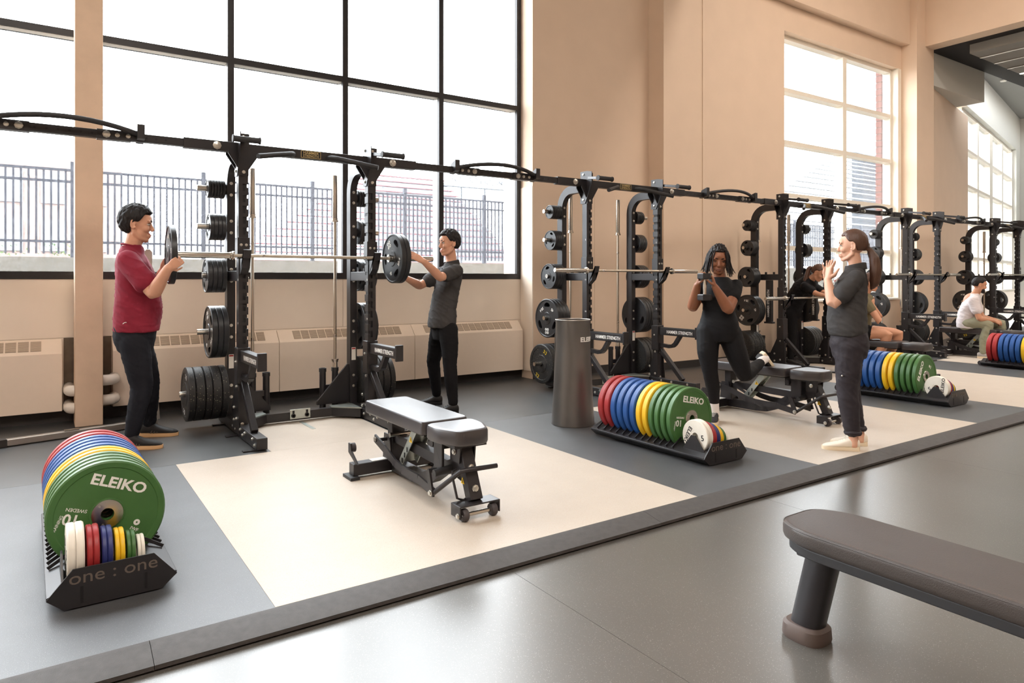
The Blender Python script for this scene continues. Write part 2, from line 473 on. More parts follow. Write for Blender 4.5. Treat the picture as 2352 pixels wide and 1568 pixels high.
MB().box(xm - 0.06, xm + 0.06, YB + 0.10, YB + 0.26, Z2a + 0.06, Z2b - 0.07).build('mullion', 'window_cream', win2)
for i in range(5):
    for a, b in ((X2a + 0.06, xm - 0.06), (xm + 0.06, X2b - 0.06)):
        lo = zr[i] + (0.06 if i == 0 else 0.035); hi = zr[i + 1] - (0.07 if i == 4 else 0.035)
        MB().box(a, b, YB + 0.23, YB + 0.236, lo, hi).build('pane', 'glass', win2)
        if i < 4: MB().box(a, b, YB + 0.10, YB + 0.26, zr[i + 1] - 0.035, zr[i + 1] + 0.035).build('glazing_bar', 'window_cream', win2)
# pier 3 and the bulkhead
YC = 6.476
wp = struct(MB().box(13.64, 14.30, YC, 6.93, 0, 7.5).build('wall_far_pier', 'wall'))
MB().box(13.63, 14.31, YC - 0.012, YC, 0, 0.10).build('baseboard', 'baseboard', wp)
struct(MB().box(13.96, 14.30, -10, YC, 5.72, 7.5).build('wall_bulkhead', 'wall'))
struct(MB().box(14.30, 26.2, -10, 6.56, 5.72, 5.9).build('ceiling_dark', 'dark_ceiling'))
struct(MB().box(14.30, 16.76, 6.57, 7.15, 5.08, 6.45).build('wall_soffit', 'grey_wall'))
struct(MB().prism([(14.3, 6.56), (26.2, 6.56), (26.2, 9.3), (14.4, 6.75), (14.3, 6.75)], 6.42, 6.6, 'xy').build('ceiling_far', 'grey_ceiling'))
# angled window wall far right
ang = R(12.5)
A0 = V(14.40, 6.60, 0)
ROT = Matrix.Translation(A0) @ Matrix.Rotation(ang, 4, 'Z')
def abox(name, m, parent, *b):
    return MB().box(*b).xform(ROT).build(name, m, parent)
T1, T2 = 3.68, 11.1
wd = struct(abox('wall_angled', 'wall', None, 0, T1, 0, 0.3, 0, 5.08))
struct(abox('wall_angled_head', 'grey_wall', None, 2.4, 12.2, 0, 0.3, 5.33, 6.6))
struct(abox('wall_angled_base', 'wall_soft', None, T1, 12.2, 0, 0.3, 0, 0.88))
struct(abox('wall_angled_end', 'grey_wall', None, T2, 12.2, 0, 0.3, 0.88, 5.33))
win3 = struct(abox('window_3', 'window_cream', None, T1, T2, 0.12, 0.26, 5.25, 5.33))
abox('frame_base', 'window_cream', win3, T1, T2, 0.05, 0.26, 0.88, 0.95)
ux = [T1, 5.55, 7.4, 9.25, T2]
zz = [0.95, 1.78, 2.655, 3.525, 4.39, 5.25]
for i, x in enumerate(ux):
    w = 0.10 if i != 2 else 0.22
    abox('mullion', 'window_cream', win3, max(T1, x - w), min(T2, x + w), 0.10, 0.26, 0.95, 5.25)
for a, b in zip(ux[:-1], ux[1:]):
    for j in range(5):
        abox('pane', 'glass', win3, a + 0.1, b - 0.1, 0.20, 0.206, zz[j], zz[j + 1])
        if j < 4: abox('glazing_bar', 'window_cream', win3, a + 0.1, b - 0.1, 0.10, 0.26, zz[j + 1] - 0.035, zz[j + 1] + 0.035)
# the rest of the shell
struct(MB().box(-9, 14.3, -10, 7.7, 7.5, 7.7).build('ceiling', 'ceiling_paint'))
struct(MB().box(7.85, 7.97, -10, YB - 0.17, 6.25, 7.5).build('wall_drop', 'wall'))
struct(MB().box(-9.2, -9, -10, 7.7, ZL, 7.5).build('wall_left', 'wall'))
struct(MB().box(-9, 26.4, -10.2, -10, ZL, 7.5).build('wall_rear', 'wall'))
struct(MB().box(26.0, 26.2, -10, 11, ZL, 7.5).build('wall_right', 'grey_wall'))

# painted column in front of the window
col = MB().box(0.205, 0.412, 6.95, 7.26, 0, 7.5).build('pillar', 'column_paint', bevel=0.006)
tag(col, kind='structure')

# linear ceiling panel under the dark ceiling
cp = thing('ceiling_panel', 'grey slatted linear ceiling panel under the dark ceiling', 'ceiling light', (0, 0, 0))
MB().box(14.55, 24.0, -6.0, 5.95, 5.55, 5.72).build('panel_body', 'grey_ceiling', cp)
for i in range(14):
    xx = 14.95 + i * 0.62
    MB().box(xx, xx + 0.05, -6.0, 5.94, 5.535, 5.55).build('light_strip', 'glow_strip' if i % 4 == 3 else 'aluminium', cp)
sp = MB().lathe([(0.07, 0), (0.07, 0.03), (0.03, 0.05)], (20.5, 7.6, 6.37), 'z', 12).build('ceiling_spot', 'white_paint')
tag(sp, 'small round spotlight in the far grey ceiling', 'ceiling light')

# heater cabinets along the window wall
HY = 7.20
def heater(x0, x1, lab, ends=(True, True)):
    t = thing('heater_cabinet', lab, 'heater', ((x0 + x1) / 2, HY, 0), 0, 'heater cabinets under the tall window')
    h = (x1 - x0) / 2 - 0.002
    MB().prism([(0, 0.11), (0, 0.615), (0.118, 0.736), (0.118, 0.11)], -h, h, 'yz').build('cabinet_body', 'heater_metal', t, bevel=0.003)
    n = int((2 * h - 0.24) / 0.088); st = -n * 0.088 / 2
    th = math.atan2(0.121, 0.118)
    for i in range(n):
        g = MB().box(-0.038, 0.038, -0.055, 0.055, -0.002, 0.0035).build('vent_grille', 'grille_dark', t)
        g.location = (st + (i + 0.5) * 0.088, 0.064, 0.681); g.rotation_euler = (th, 0, 0)
        for q in range(9):
            s_ = MB().box(-0.038, 0.038, -0.0032, 0.0032, 0.0035, 0.006).build('fin', 'grille', g) if (i == 0 and q == 0) and not FIN else None
            if s_ is not None: FIN.append(s_)
            else: s_ = share('fin', FIN[0], g)
            s_.location = (0, -0.048 + q * 0.012, 0)
    return t
FIN = []
heater(-1.41, 0.12, 'beige heater cabinet left of the column, under the window')
heater(-2.94, -1.41, 'beige heater cabinet at the left edge of the window wall')
heater(0.50, 1.99, 'beige heater cabinet behind the man in the maroon shirt')
heater(1.99, 3.526, 'beige heater cabinet behind the two standing barbells by the window')
heater(3.526, 5.05, 'beige heater cabinet behind the young man in the grey polo')
def pipes(name, lab, pts_list, ends):
    t = thing(name, lab, 'pipe', (0, 0, 0), 0, 'heating pipes beside the column')
    for pts in pts_list: MB().tube(pts, 0.048, 14).build('pipe_elbow', 'pipe_white', t)
pipes('heating_pipe', 'white curved heating pipes left of the column', [
    [(0.203, 7.06, z_), (0.195, 7.06, z_), (0.183, 7.066, z_), (0.174, 7.085, z_), (0.171, 7.11, z_), (0.171, 7.30, z_)] for z_ in (0.30, 0.15)], None)
pipes('heating_pipe', 'white curved heating pipes right of the column', [
    [(0.414, 7.05, z_), (0.44, 7.05, z_), (0.475, 7.058, z_), (0.50, 7.085, z_), (0.51, 7.12, z_), (0.51, 7.195, z_)] for z_ in (0.375, 0.20)], None)

# aluminium stand lying along the wall behind the man
st = thing('aluminium_stand', 'silver aluminium stand with a long floor rail behind the man in maroon', 'stand', (0, 0, 0))
MB().beam((-0.25, 6.46, 0.03), (0.80, 6.70, 0.03), 0.06, 0.05).build('floor_rail', 'aluminium', st, bevel=0.004)
MB().beam((-0.36, 6.435, 0.03), (-0.25, 6.46, 0.03), 0.064, 0.056).build('end_cap', 'baseboard', st)
MB().beam((0.12, 6.53, 0.06), (0.22, 6.553, 0.06), 0.03, 0.012).build('rail_clip', 'chrome', st)
MB().prism([(0.765, 0.05), (0.825, 0.05), (0.765, 0.75), (0.765, 1.50), (0.745, 1.525), (0.715, 1.525), (0.70, 1.50), (0.705, 0.75)], 6.68, 6.71).build('post', 'aluminium', st, bevel=0.004)

# ------------------------------------------------------------------ outside
struct(MB().box(-40, 70, 7.75, 120, -0.6, -0.4).build('ground_outside', 'pavement'))
rw = struct(MB().box(-12, 42, 13.35, 13.75, -0.4, 1.62).build('wall_retaining', 'concrete'))
struct(MB().box(-40, 70, 13.75, 120, -0.4, 1.60).build('ground_bank', 'pavement'))
fz0, fz1 = 1.68, 3.07
pk = MB().box(-0.015, 0.015, -0.015, 0.015, fz0, fz1 - 0.01).build('picket', 'fence_black')
pk_mesh = pk.data; bpy.data.objects.remove(pk)
def fence(xa, xb, lab):
    f = thing('picket_fence', lab, 'fence', (0, 13.5, 0))
    n = int(round((xb - xa) / 2.0))
    for i in range(n):
        x0 = xa + i * 2.0
        MB().box(x0 - 0.035, x0 + 0.035, -0.035, 0.035, 1.6, 3.20).build('fence_post', 'fence_black', f)
        for z in (fz1 - 0.03, fz1 - 0.22, fz0 + 0.18):
            MB().box(x0 + 0.035, x0 + 1.965, -0.02, 0.02, z, z + 0.04).build('rail', 'fence_black', f)
        for j in range(1, 20):
            o = bpy.data.objects.new('picket', pk_mesh); COL.objects.link(o); o.parent = f; o.location = (x0 + j * 0.1, 0, 0)
    MB().box(xb - 0.035, xb + 0.035, -0.035, 0.035, 1.6, 3.20).build('fence_post', 'fence_black', f)
fence(-1.63, 10.37, 'black metal picket fence outside the tall window')
fence(18.37, 30.37, 'black metal picket fence outside the white-framed window')

def stand(name, lab, x0, x1, y0, rows, rise, run, seat, z0, lean=0.0):
    t = thing(name, lab, 'grandstand', (0, 0, 0))
    pts = [(y0, z0)]
    for i in range(rows): pts += [(y0 + i * run, z0 + (i + 1) * rise), (y0 + (i + 1) * run, z0 + (i + 1) * rise)]
    pts += [(y0 + rows * run, z0)]
    MB().prism(pts, x0 + lean * rows, x1, 'yz').build('terrace', 'stand_white' if seat == 'stand_red' else 'stand_grey', t)
    for i in range(rows):
        MB().box(x0 + lean * i, x1, y0 + i * run + 0.3, y0 + i * run + 0.62, z0 + (i + 1) * rise + 0.12, z0 + (i + 1) * rise + 0.20).build('bench_row', seat, t)
    return t
stand('grandstand', 'pale red seat rows of the stand beyond the picket fence', 7.5, 26.0, 37.0, 15, 0.48, 0.75, 'stand_red', 1.6, 0.85)
stand('grandstand', 'white bench rows of the stand beyond the white-framed window', 21.5, 80.0, 19.0, 20, 0.55, 0.78, 'stand_white', 1.6, 1.97)
sg = thing('stadium_sign', 'pale raised stadium lettering seen from behind on a rail', 'sign', (18.5, 29.0, 6.1), R(-3))
lettering('STADIUM JOYCE JOE', 0.42, 'stand_white', sg, (0, 0, 0), (pi / 2, 0, pi), 0.01, 0.05, 1.25)
MB().box(-3.2, 3.6, -0.03, 0.03, -0.40, -0.34).build('sign_rail', 'stand_grey', sg)
for i in range(6): MB().box(-3.1 + i * 1.3, -3.04 + i * 1.3, -0.03, 0.03, -4.5, -0.40).build('sign_post', 'stand_grey', sg)
bd = thing('brick_building', 'pale brick building with white windows far left beyond the fence', 'building', (0, 0, 0))
MB().box(-6.0, 3.2, 40, 48, 1.6, 7.2).build('building_wall', 'far_brick', bd)
for i in range(5):
    for j in range(2):
        MB().box(-5.3 + i * 1.7, -4.3 + i * 1.7, 39.9, 40.02, 2.6 + j * 2.3, 4.1 + j * 2.3).build('window', 'stand_white', bd)
# brick pier outside window 2, brick by brick
bp = thing('brick_pier', 'red brick pier outside the right side of the white-framed window', 'pier', (15.30, 7.85, 0))
MB().box(-0.30, 0.9, 0.02, 0.12, -0.4, 6.3).build('mortar_core', 'concrete', bp)
bk = None
for r_ in range(41):
    for q in range(3):
        x0 = -0.31 + q * 0.40 + (0.2 if r_ % 2 else 0.0)
        if bk is None:
            bk = MB().box(0, 0.385, 0, 0.10, 0, 0.125).build('brick', 'brick_red', bp); o = bk
        else: o = share('brick', bk, bp)
        o.location = (x0, 0, 0.5 + r_ * 0.14)
    if True:
        o = share('brick', bk, bp); o.location = (-0.315, 0.125, 0.5 + r_ * 0.14); o.rotation_euler = (0, 0, -pi / 2); o.scale = (0.31, 0.5, 1)
for i, (xx, yy) in enumerate(((-1.75, 14.1), (-0.75, 14.4), (0.3, 14.1))):
    b_ = MB()
    rnd = random.Random(i)
    for q in range(60):
        c = V(xx + rnd.gauss(0, 0.18), yy + rnd.gauss(0, 0.1), 1.65 + abs(rnd.gauss(0, 0.12)))
        d = V(rnd.uniform(-1, 1), rnd.uniform(-1, 1), rnd.uniform(0.2, 1)).normalized() * 0.06
        e = d.cross(V(0.3, 0.5, 0.8)).normalized() * 0.02
        b_.add([c - e, c + d * 0.5 - e * 0.2, c + d, c + d * 0.5 + e], [(0, 1, 2, 3)])
    g = b_.build('shrub', 'leafy', None, smooth=False)
    tag(g, ['small green shrub at the far left foot of the fence', 'small green shrub beside it at the foot of the fence, second from left', 'small green shrub behind the column at the foot of the fence'][i], 'shrub')

# ------------------------------------------------------------------ half racks
W2 = 0.55                                    # upright half spacing
def notched_upright(side):
    # profile seen from the front, hooks cut into the inner edge; side = +1: inner edge towards +x
    w = 0.0375
    left = [(-w, 0.0), (-w, 2.44)]
    pts = []
    z = 2.02
    inner = []
    while z > 0.76:
        inner += [(w, z + 0.016), (-0.006, z + 0.016), (-0.006, z - 0.042), (0.016, z - 0.042), (0.016, z - 0.012), (w, z - 0.012)]
        z -= 0.088
    poly = [(-w, 0.0), (-w, 2.44), (w, 2.44)] + inner + [(w, 0.0)]
    poly = [(p[0] * side, p[1]) for p in poly]
    return poly

def bolt(parent, loc, axis, r=0.011, big=False):
    global BOLT
    key = axis
    if key not in BOLTS:
        m = MB()
        ax = {'x': 'x', '-x': 'x', 'y': 'y', '-y': 'y'}[axis]
        sg = -1 if axis[0] == '-' else 1
        m.lathe([(0.014, 0), (0.014, 0.003 * sg), (0.010, 0.004 * sg), (0.010, 0.009 * sg), (0.001, 0.011 * sg)], (0, 0, 0), ax, 8)
        o = m.build('bolt', 'bolt_zinc', parent); BOLTS[key] = o
    else: o = share('bolt', BOLTS[key], parent)
    o.location = loc
    s = r / 0.011 * (1.6 if big else 1.0)
    o.scale = (s, s, s)
    return o
BOLTS = {}

HORN_L = (0.265, 0.265, 0.225, 0.265, 0.40)
HORN_Z = (2.04, 1.715, 1.30, 0.82, 0.305)
def build_rack(t):
    for sd in (-1, 1):
        x0 = sd * W2
        up = MB().prism([(p[0] + x0, p[1]) for p in notched_upright(-sd)], -0.0375, 0.0375).build('upright', 'rack_black', t)
        MB().box(x0 - 0.030, x0 + 0.030, -0.026, 0.030, 0.72, 2.06).build('channel', 'rack_dark', up)
        # numbers beside the notches
        for n_, zz_ in ((5, 1.67), (10, 1.23), (14, 0.88)):
            lettering(str(n_), 0.026, 'print_white', up, (x0 - 0.0385, -0.018, zz_ + 0.03), (pi / 2, 0, -pi / 2), 0.0, 0.0005)
        # candy-cane rear post
        yb = 0.45
        path = [(x0, yb, 0.05), (x0, yb, 2.08)]
        for k in range(1, 9):
            a = pi / 2 * k / 8
            path.append((x0, yb - 0.20 * (1 - cos(a)), 2.08 + 0.20 * sin(a)))
        path += [(x0, 0.03, 2.28)]
        mb = MB()
        for q in range(len(path)):
            p = Vector(path[q]); pn = Vector(path[min(q + 1, len(path) - 1)]); pp = Vector(path[max(q - 1, 0)])
            d = (pn - pp).normalized(); n_ = Vector((0, d.z, -d.y))
            vs_ = [p + Vector((i * 0.033, 0, 0)) + n_ * (j * 0.045) for i, j in ((-1, -1), (1, -1), (1, 1), (-1, 1))]
            mb.v += [tuple(v) for v in vs_]
            if q:
                o = 4 * q
                for k in range(4): mb.f.append((o - 4 + k, o - 4 + (k + 1) % 4, o + (k + 1) % 4, o + k)); mb.sm.append(False)
        mb.f += [(3, 2, 1, 0), tuple(4 * (len(path) - 1) + k for k in range(4))]; mb.sm += [False, False]
        post = mb.build('rear_post', 'rack_black', t)
        # weight horns
        for z in HORN_Z:
            h = MB().cyl((x0 + sd * 0.03, yb, z), (x0 + sd * 0.045, yb, z), 0.045, 16).build('weight_horn', 'rack_black', t)
            MB().cyl((x0 + sd * 0.045, yb, z), (x0 + sd * HORN_L[HORN_Z.index(z)], yb, z), 0.0235, 14).build('horn_sleeve', 'chrome', h)
            bolt(t, (x0, yb - 0.046, z - 0.05), '-y'); bolt(t, (x0, yb - 0.046, z + 0.05), '-y')
        lbl = MB().box(x0 - 0.02, x0 + 0.02, yb - 0.0475, yb - 0.0455, 0.50, 0.62).build('warning_sticker', 'sticker_white', t)
        MB().box(x0 - 0.017, x0 + 0.017, yb - 0.0485, yb - 0.0474, 0.602, 0.615).build('sticker_band', 'e_red', lbl)
        # floor foot
        ft = MB().box(x0 - 0.04, x0 + 0.04, -0.62, 0.72, 0.006, 0.095).build('foot', 'rack_black', t, bevel=0.006)
        for yy in (-0.60, -0.02, 0.50): MB().box(x0 + sd * 0.035, x0 + sd * 0.13, yy, yy + 0.045, 0.0, 0.012).build('floor_tab', 'rack_black', ft, bevel=0.003)
        for yy, zz_ in ((-0.56, 0.035), (-0.50, 0.07), (-0.26, 0.07), (-0.18, 0.04), (-0.10, 0.07), (0.05, 0.05), (0.15, 0.06)):
            bolt(t, (x0 - 0.04, yy, zz_), '-x')
        # side plates at the foot of the upright
        MB().prism([(-0.085, 0.03), (-0.05, 0.44), (0.05, 0.44), (0.16, 0.22), (0.16, 0.03)], x0 - sd * 0.0 + sd * 0.0385, x0 + sd * 0.046, 'yz').build('side_plate', 'rack_black', t)
        for yy, zz_ in ((0.0, 0.40), (0.09, 0.22), (0.09, 0.12), (0.0, 0.14)): bolt(t, (x0 - (0.046 if sd < 0 else 0.0385), yy, zz_), '-x')
        bolt(t, (x0, -0.0385, 0.40), '-y'); bolt(t, (x0 + sd * 0.01, -0.0385, 0.10), '-y')
        # diagonal brace
        MB().beam((x0, -0.40, 0.10), (x0, -0.055, 0.43), 0.05, 0.05).build('brace', 'rack_black', t, bevel=0.004)
        # triangular rear gusset reaching inward
        MB().prism([(x0 - sd * 0.03, 0.10), (x0 - sd * 0.34, 0.10), (x0 - sd * 0.34, 0.13), (x0 - sd * 0.05, 0.46), (x0 - sd * 0.03, 0.46)], yb - 0.012, yb + 0.012).build('rear_gusset', 'rack_black', t)
        # standing-bar tubes
        for xx in ((0.34, 0.22) if sd < 0 else (0.42, 0.30)):
            tb = MB().lathe([(0.030, 0.02), (0.030, 0.42), (0.025, 0.42), (0.025, 0.05)], (sd * xx, 0.55, 0), 'z', 16).build('bar_tube', 'rack_black', t)
            MB().lathe([(0.034, 0.39), (0.034, 0.425), (0.026, 0.425), (0.026, 0.39), (0.034, 0.39)], (sd * xx, 0.55, 0), 'z', 16).build('tube_cap', 'grip_rubber', tb)
        MB().beam((sd * 0.53, 0.55, 0.24), (sd * (0.20 if sd < 0 else 0.28), 0.55, 0.24), 0.04, 0.05).build('tube_bracket', 'rack_black', t)
        # arm between rear post and upright
        sa = MB().box(x0 - 0.03, x0 + 0.03, 0.04, 0.41, 1.25, 1.335).build('side_arm', 'rack_black', t, bevel=0.004)
        for yy in (0.12, 0.25): MB().box(x0 - 0.012, x0 + 0.012, yy, yy + 0.02, 1.335, 1.365).build('band_peg', 'rack_black', sa)
        if sd < 0:
            MB().tube([(x0 + 0.035, 0.20, 1.27), (x0 + 0.06, 0.18, 1.27), (x0 + 0.085, 0.19, 1.275), (x0 + 0.09, 0.23, 1.28), (x0 + 0.085, 0.27, 1.275), (x0 + 0.06, 0.28, 1.27), (x0 + 0.035, 0.26, 1.27)], 0.012, 8).build('bar_clip', 'zinc', t)
        # gussets below and above the crossbeam
        gp = [(0, 0), (-0.0385, 2.10), (0.0385, 2.10), (0.0385, 2.15), (0.118, 2.272), (0.118, 2.30), (0.044, 2.30), (0.044, 2.44), (-0.044, 2.44), (-0.044, 2.30), (-0.118, 2.30), (-0.118, 2.272), (-0.0385, 2.15)]
        gs = MB().prism([(a + x0, b) for a, b in gp[1:]], 0.039, 0.047).build('gusset', 'rack_black', t)
        gs2 = MB().prism([(-0.13, 2.44), (-0.05, 2.455), (0.06, 2.455), (0.06, 2.10), (-0.02, 2.10), (-0.045, 2.15), (-0.13, 2.30)], x0 - 0.046, x0 - 0.039, 'yz').build('gusset', 'rack_black', t)
        gf = MB().prism([(a + x0, b) for a, b in gp[1:]], -0.047, -0.039).build('gusset', 'rack_black', t)
        for zz_ in (2.13, 2.41): bolt(t, (x0, -0.048, zz_), '-y')
        for zz_ in (2.14, 2.42): bolt(t, (x0 - 0.047, 0.01, zz_), '-x')
        # short forward grip on top
        xo = -0.14 if sd < 0 else -0.03
        br = MB().beam((x0 - 0.01, -0.03, 2.385), (x0 + xo + 0.03, -0.35, 2.335), 0.05, 0.03).build('grip_bracket', 'rack_black', t, bevel=0.003)
        MB().lathe([(0.029, -0.01), (0.029, 0.0), (0.023, 0.004), (0.023, 0.18), (0.028, 0.186), (0.028, 0.195), (0.001, 0.197)], (x0 + xo, -0.35, 2.335), 'x', 14).build('short_grip', 'grip_rubber', t)
        # angled pull-up grip on the crossbeam
        hp = [(sd * 0.15, -0.03, 2.31), (sd * 0.165, -0.08, 2.31), (sd * 0.20, -0.12, 2.30), (sd * 0.28, -0.17, 2.28), (sd * 0.50, -0.30, 2.225)]
        MB().tube(hp, 0.021, 12).build('angled_grip', 'grip_rubber', t)
        # safety arm
        ar = MB().box(x0 - 0.03, x0 + 0.03, -0.60, -0.05, 0.605, 0.69).build('safety_arm', 'rack_black', t, bevel=0.004)
        MB().box(x0 - 0.031, x0 + 0.031, -0.595, -0.06, 0.689, 0.695).build('arm_pad', 'grip_rubber', ar)
        MB().box(x0 - 0.034, x0 + 0.034, -0.625, -0.60, 0.585, 0.72).build('end_stop', 'rack_black', ar, bevel=0.005)
        lettering('HAMMER STRENGTH', 0.052, 'print_white', ar, (x0 - 0.0306, -0.37, 0.645), (pi / 2, 0, -pi / 2), 0.012, 0.0006, 0.80)
        MB().box(x0 - 0.052, x0 + 0.052, -0.055, 0.052, 0.42, 0.715).build('arm_carriage', 'rack_black', t, bevel=0.006)
        bp_ = [(x0, -0.05, 0.485), (x0, -0.20, 0.475), (x0, -0.25, 0.485), (x0, -0.285, 0.51), (x0, -0.36, 0.61)]
        mb = MB()
        for a, b in zip(bp_[:-1], bp_[1:]): mb.beam(a, b, 0.045, 0.04)
        mb.build('arm_bracket', 'rack_black', t)
        bolt(t, (x0 - 0.053, -0.0, 0.60), '-x', 0.009)
    # crossbeam with name plate
    cb_ = MB().box(-W2 + 0.0385, W2 - 0.0385, -0.035, 0.035, 2.288, 2.362).build('crossbeam', 'rack_black', t, bevel=0.004)
    np_ = MB().box(-0.085, 0.085, -0.037, -0.035, 2.295, 2.355).build('name_plate', 'print_gold', t)
    MB().box(-0.081, 0.081, -0.0378, -0.0368, 2.299, 2.351).build('plate_field', 'rack_dark', np_)
    lettering('HAMMER', 0.030, 'print_gold', np_, (0, -0.0382, 2.337), (pi / 2, 0, 0), 0.01, 0.0005, 1.1)
    lettering('STRENGTH', 0.030, 'print_gold', np_, (0, -0.0382, 2.312), (pi / 2, 0, 0), 0.01, 0.0005, 0.9)
    # bent cross member on the floor between the feet
    pts = [(-0.51, 0.10, 0.055), (-0.30, 0.30, 0.055), (0.30, 0.30, 0.055), (0.51, 0.10, 0.055)]
    mb = MB()
    for a, b in zip(pts[:-1], pts[1:]): mb.beam(a, b, 0.06, 0.075)
    mb.build('floor_crossmember', 'rack_black', t)
    for sd in (-1, 1):
        tp = MB().prism([(sd * 0.50, 0.08), (sd * 0.29, 0.28), (sd * 0.30, 0.36), (sd * 0.51, 0.36)], 0.094, 0.102, 'xy').build('tread_plate', 'zinc', t)
    pl = MB().box(-0.09, 0.09, 0.262, 0.269, 0.03, 0.115).build('anchor_plate', 'zinc', t, bevel=0.002)
    for sx_ in (-0.06, 0.06):
        MB().lathe([(0.019, 0.262), (0.019, 0.254), (0.010, 0.254), (0.010, 0.262)], (sx_, 0, 0.06), 'y', 12).build('anchor_eye', 'rack_dark', pl)
        MB().box(sx_ - 0.008, sx_ + 0.008, 0.254, 0.262, 0.08, 0.105).build('anchor_lug', 'rack_dark', pl)
    MB().box(-0.012, 0.022, -0.10, 0.26, 0.0, 0.004).build('floor_scale', 'zinc', t)
    return t

def jcups(t, zbar):
    for sd in (-1, 1):
        x0 = sd * W2
        j = MB().box(x0 - 0.048, x0 + 0.048, -0.048, 0.044, zbar - 0.02, zbar + 0.15).build('j_cup', 'rack_black', t, bevel=0.003)
        MB().prism([(-0.05, zbar - 0.02), (-0.09, zbar - 0.022), (-0.155, zbar - 0.02), (-0.175, zbar + 0.045), (-0.165, zbar + 0.05), (-0.125, zbar - 0.016), (-0.115, zbar - 0.10), (-0.05, zbar - 0.15)], x0 - 0.03, x0 + 0.03, 'yz').build('hook', 'rack_black', j)
        for xx in (-0.02, 0.02): bolt(t, (x0 + xx, -0.05, zbar + 0.09), '-y', 0.009)

def connector(t, xl, xr, cx):
    """beam running left from this rack's left upright to the rack before it (local x)"""
    MB().box(xl, xr, -0.030, 0.030, 2.295, 2.355).build('connecting_beam', 'rack_black', t, bevel=0.003)
    for a, b in ((xr - 0.40, xr), (xl, xl + 0.40)):
        s_ = MB().box(a, b, -0.038, 0.038, 2.286, 2.364).build('beam_sleeve', 'rack_black', t, bevel=0.003)
        bx_ = (xr - 0.16) if b == xr else (xl + 0.16)
        bolt(t, (bx_, -0.039, 2.325), '-y', 0.016, True)
    pts = []
    for k in range(13):
        u = -0.47 + 0.94 * k / 12
        s = 1 - (u / 0.47) ** 2
        pts.append((cx + u, -0.045 - 0.10 * s, 2.345 + 0.055 * s))
    MB().tube(pts, 0.019, 12).build('arched_grip', 'grip_rubber', t)
    for sx_ in (-0.48, 0.48):
        MB().prism([(-0.085, 2.31), (0.034, 2.288), (0.034, 2.30), (0.0, 2.385), (-0.085, 2.415)], cx + sx_ - 0.025, cx + sx_ + 0.025, 'yz').build('grip_mount', 'rack_black', t)
    MB().box(cx - 0.42, cx - 0.20, -0.035, 0.035, 2.289, 2.360).build('mid_sleeve', 'rack_black', t); MB().box(cx + 0.20, cx + 0.42, -0.035, 0.035, 2.289, 2.360).build('mid_sleeve', 'rack_black', t)
    for sx_ in (-0.40, -0.33, -0.26, 0.26, 0.33, 0.40):
        bolt(t, (cx + sx_, -0.036, 2.325), '-y', 0.013, abs(sx_) < 0.3)
    hole = None
    for i in range(14):
        hx = cx - 0.80 + i * 0.066 if i < 5 else (cx - 0.17 + (i - 5) * 0.068 if i < 11 else cx + 0.52 + (i - 11) * 0.066)
        h = MB().lathe([(0.009, -0.0308), (0.009, -0.0302)], (0, 0, 0), 'y', 8).build('hole', 'rack_dark', t) if hole is None else share('hole', hole, t)
        hole = hole or h
        h.location = (hx, 0, 2.325)

RLAB = ['black half rack in front of the tall window, between the two men',
        'black half rack against the beige wall behind the tapered grey stand',
        'black half rack where a ponytailed woman leans over the barbell',
        'black half rack behind the seated man in the light tee',
        'farthest black half rack at the right edge of the photo']
RSHORT = ['rack at the tall window', 'rack behind the grey stand', 'rack of the leaning woman', 'rack behind the seated man', 'farthest rack']
BARZ = [1.453, 1.36, 1.0, 1.34, 1.35]
proto = build_rack(thing('half_rack', RLAB[0], 'rack', (RC[0], RY, 0), 0, 'half racks along the wall'))
racks = [proto]
for i in range(1, 5):
    c = copy_tree(proto); c.location = (RC[i], RY, 0); c['label'] = RLAB[i]
    racks.append(c)
for i, t in enumerate(racks):
    jcups(t, BARZ[i])
    xl = (RC[i - 1] + W2 - RC[i] + 0.04) if i else (-1.78 + W2 - RC[0] + 0.04)
    connector(t, xl, -W2 - 0.04, (xl - W2 - 0.04) / 2 + 0.06)

# the third rack carries its safety arms stowed upright
for ch in [c for c in racks[2].children if c.name.split('.')[0] in ('safety_arm', 'arm_bracket')]:
    for g in list(ch.children): bpy.data.objects.remove(g)
    bpy.data.objects.remove(ch)
for sd in (-1, 1):
    x0 = sd * W2
    ar = MB().box(x0 - 0.03, x0 + 0.03, 0.16, 0.245, 0.66, 1.249).build('safety_arm', 'rack_black', racks[2], bevel=0.004)
    MB().box(x0 - 0.034, x0 + 0.034, 0.135, 0.27, 0.635, 0.66).build('end_stop', 'rack_black', ar, bevel=0.004)
    lettering('HAMMER STRENGTH', 0.052, 'print_white', ar, (x0 - 0.0306, 0.2, 0.92), (pi / 2, -pi / 2, -pi / 2), 0.012, 0.0006, 0.80)

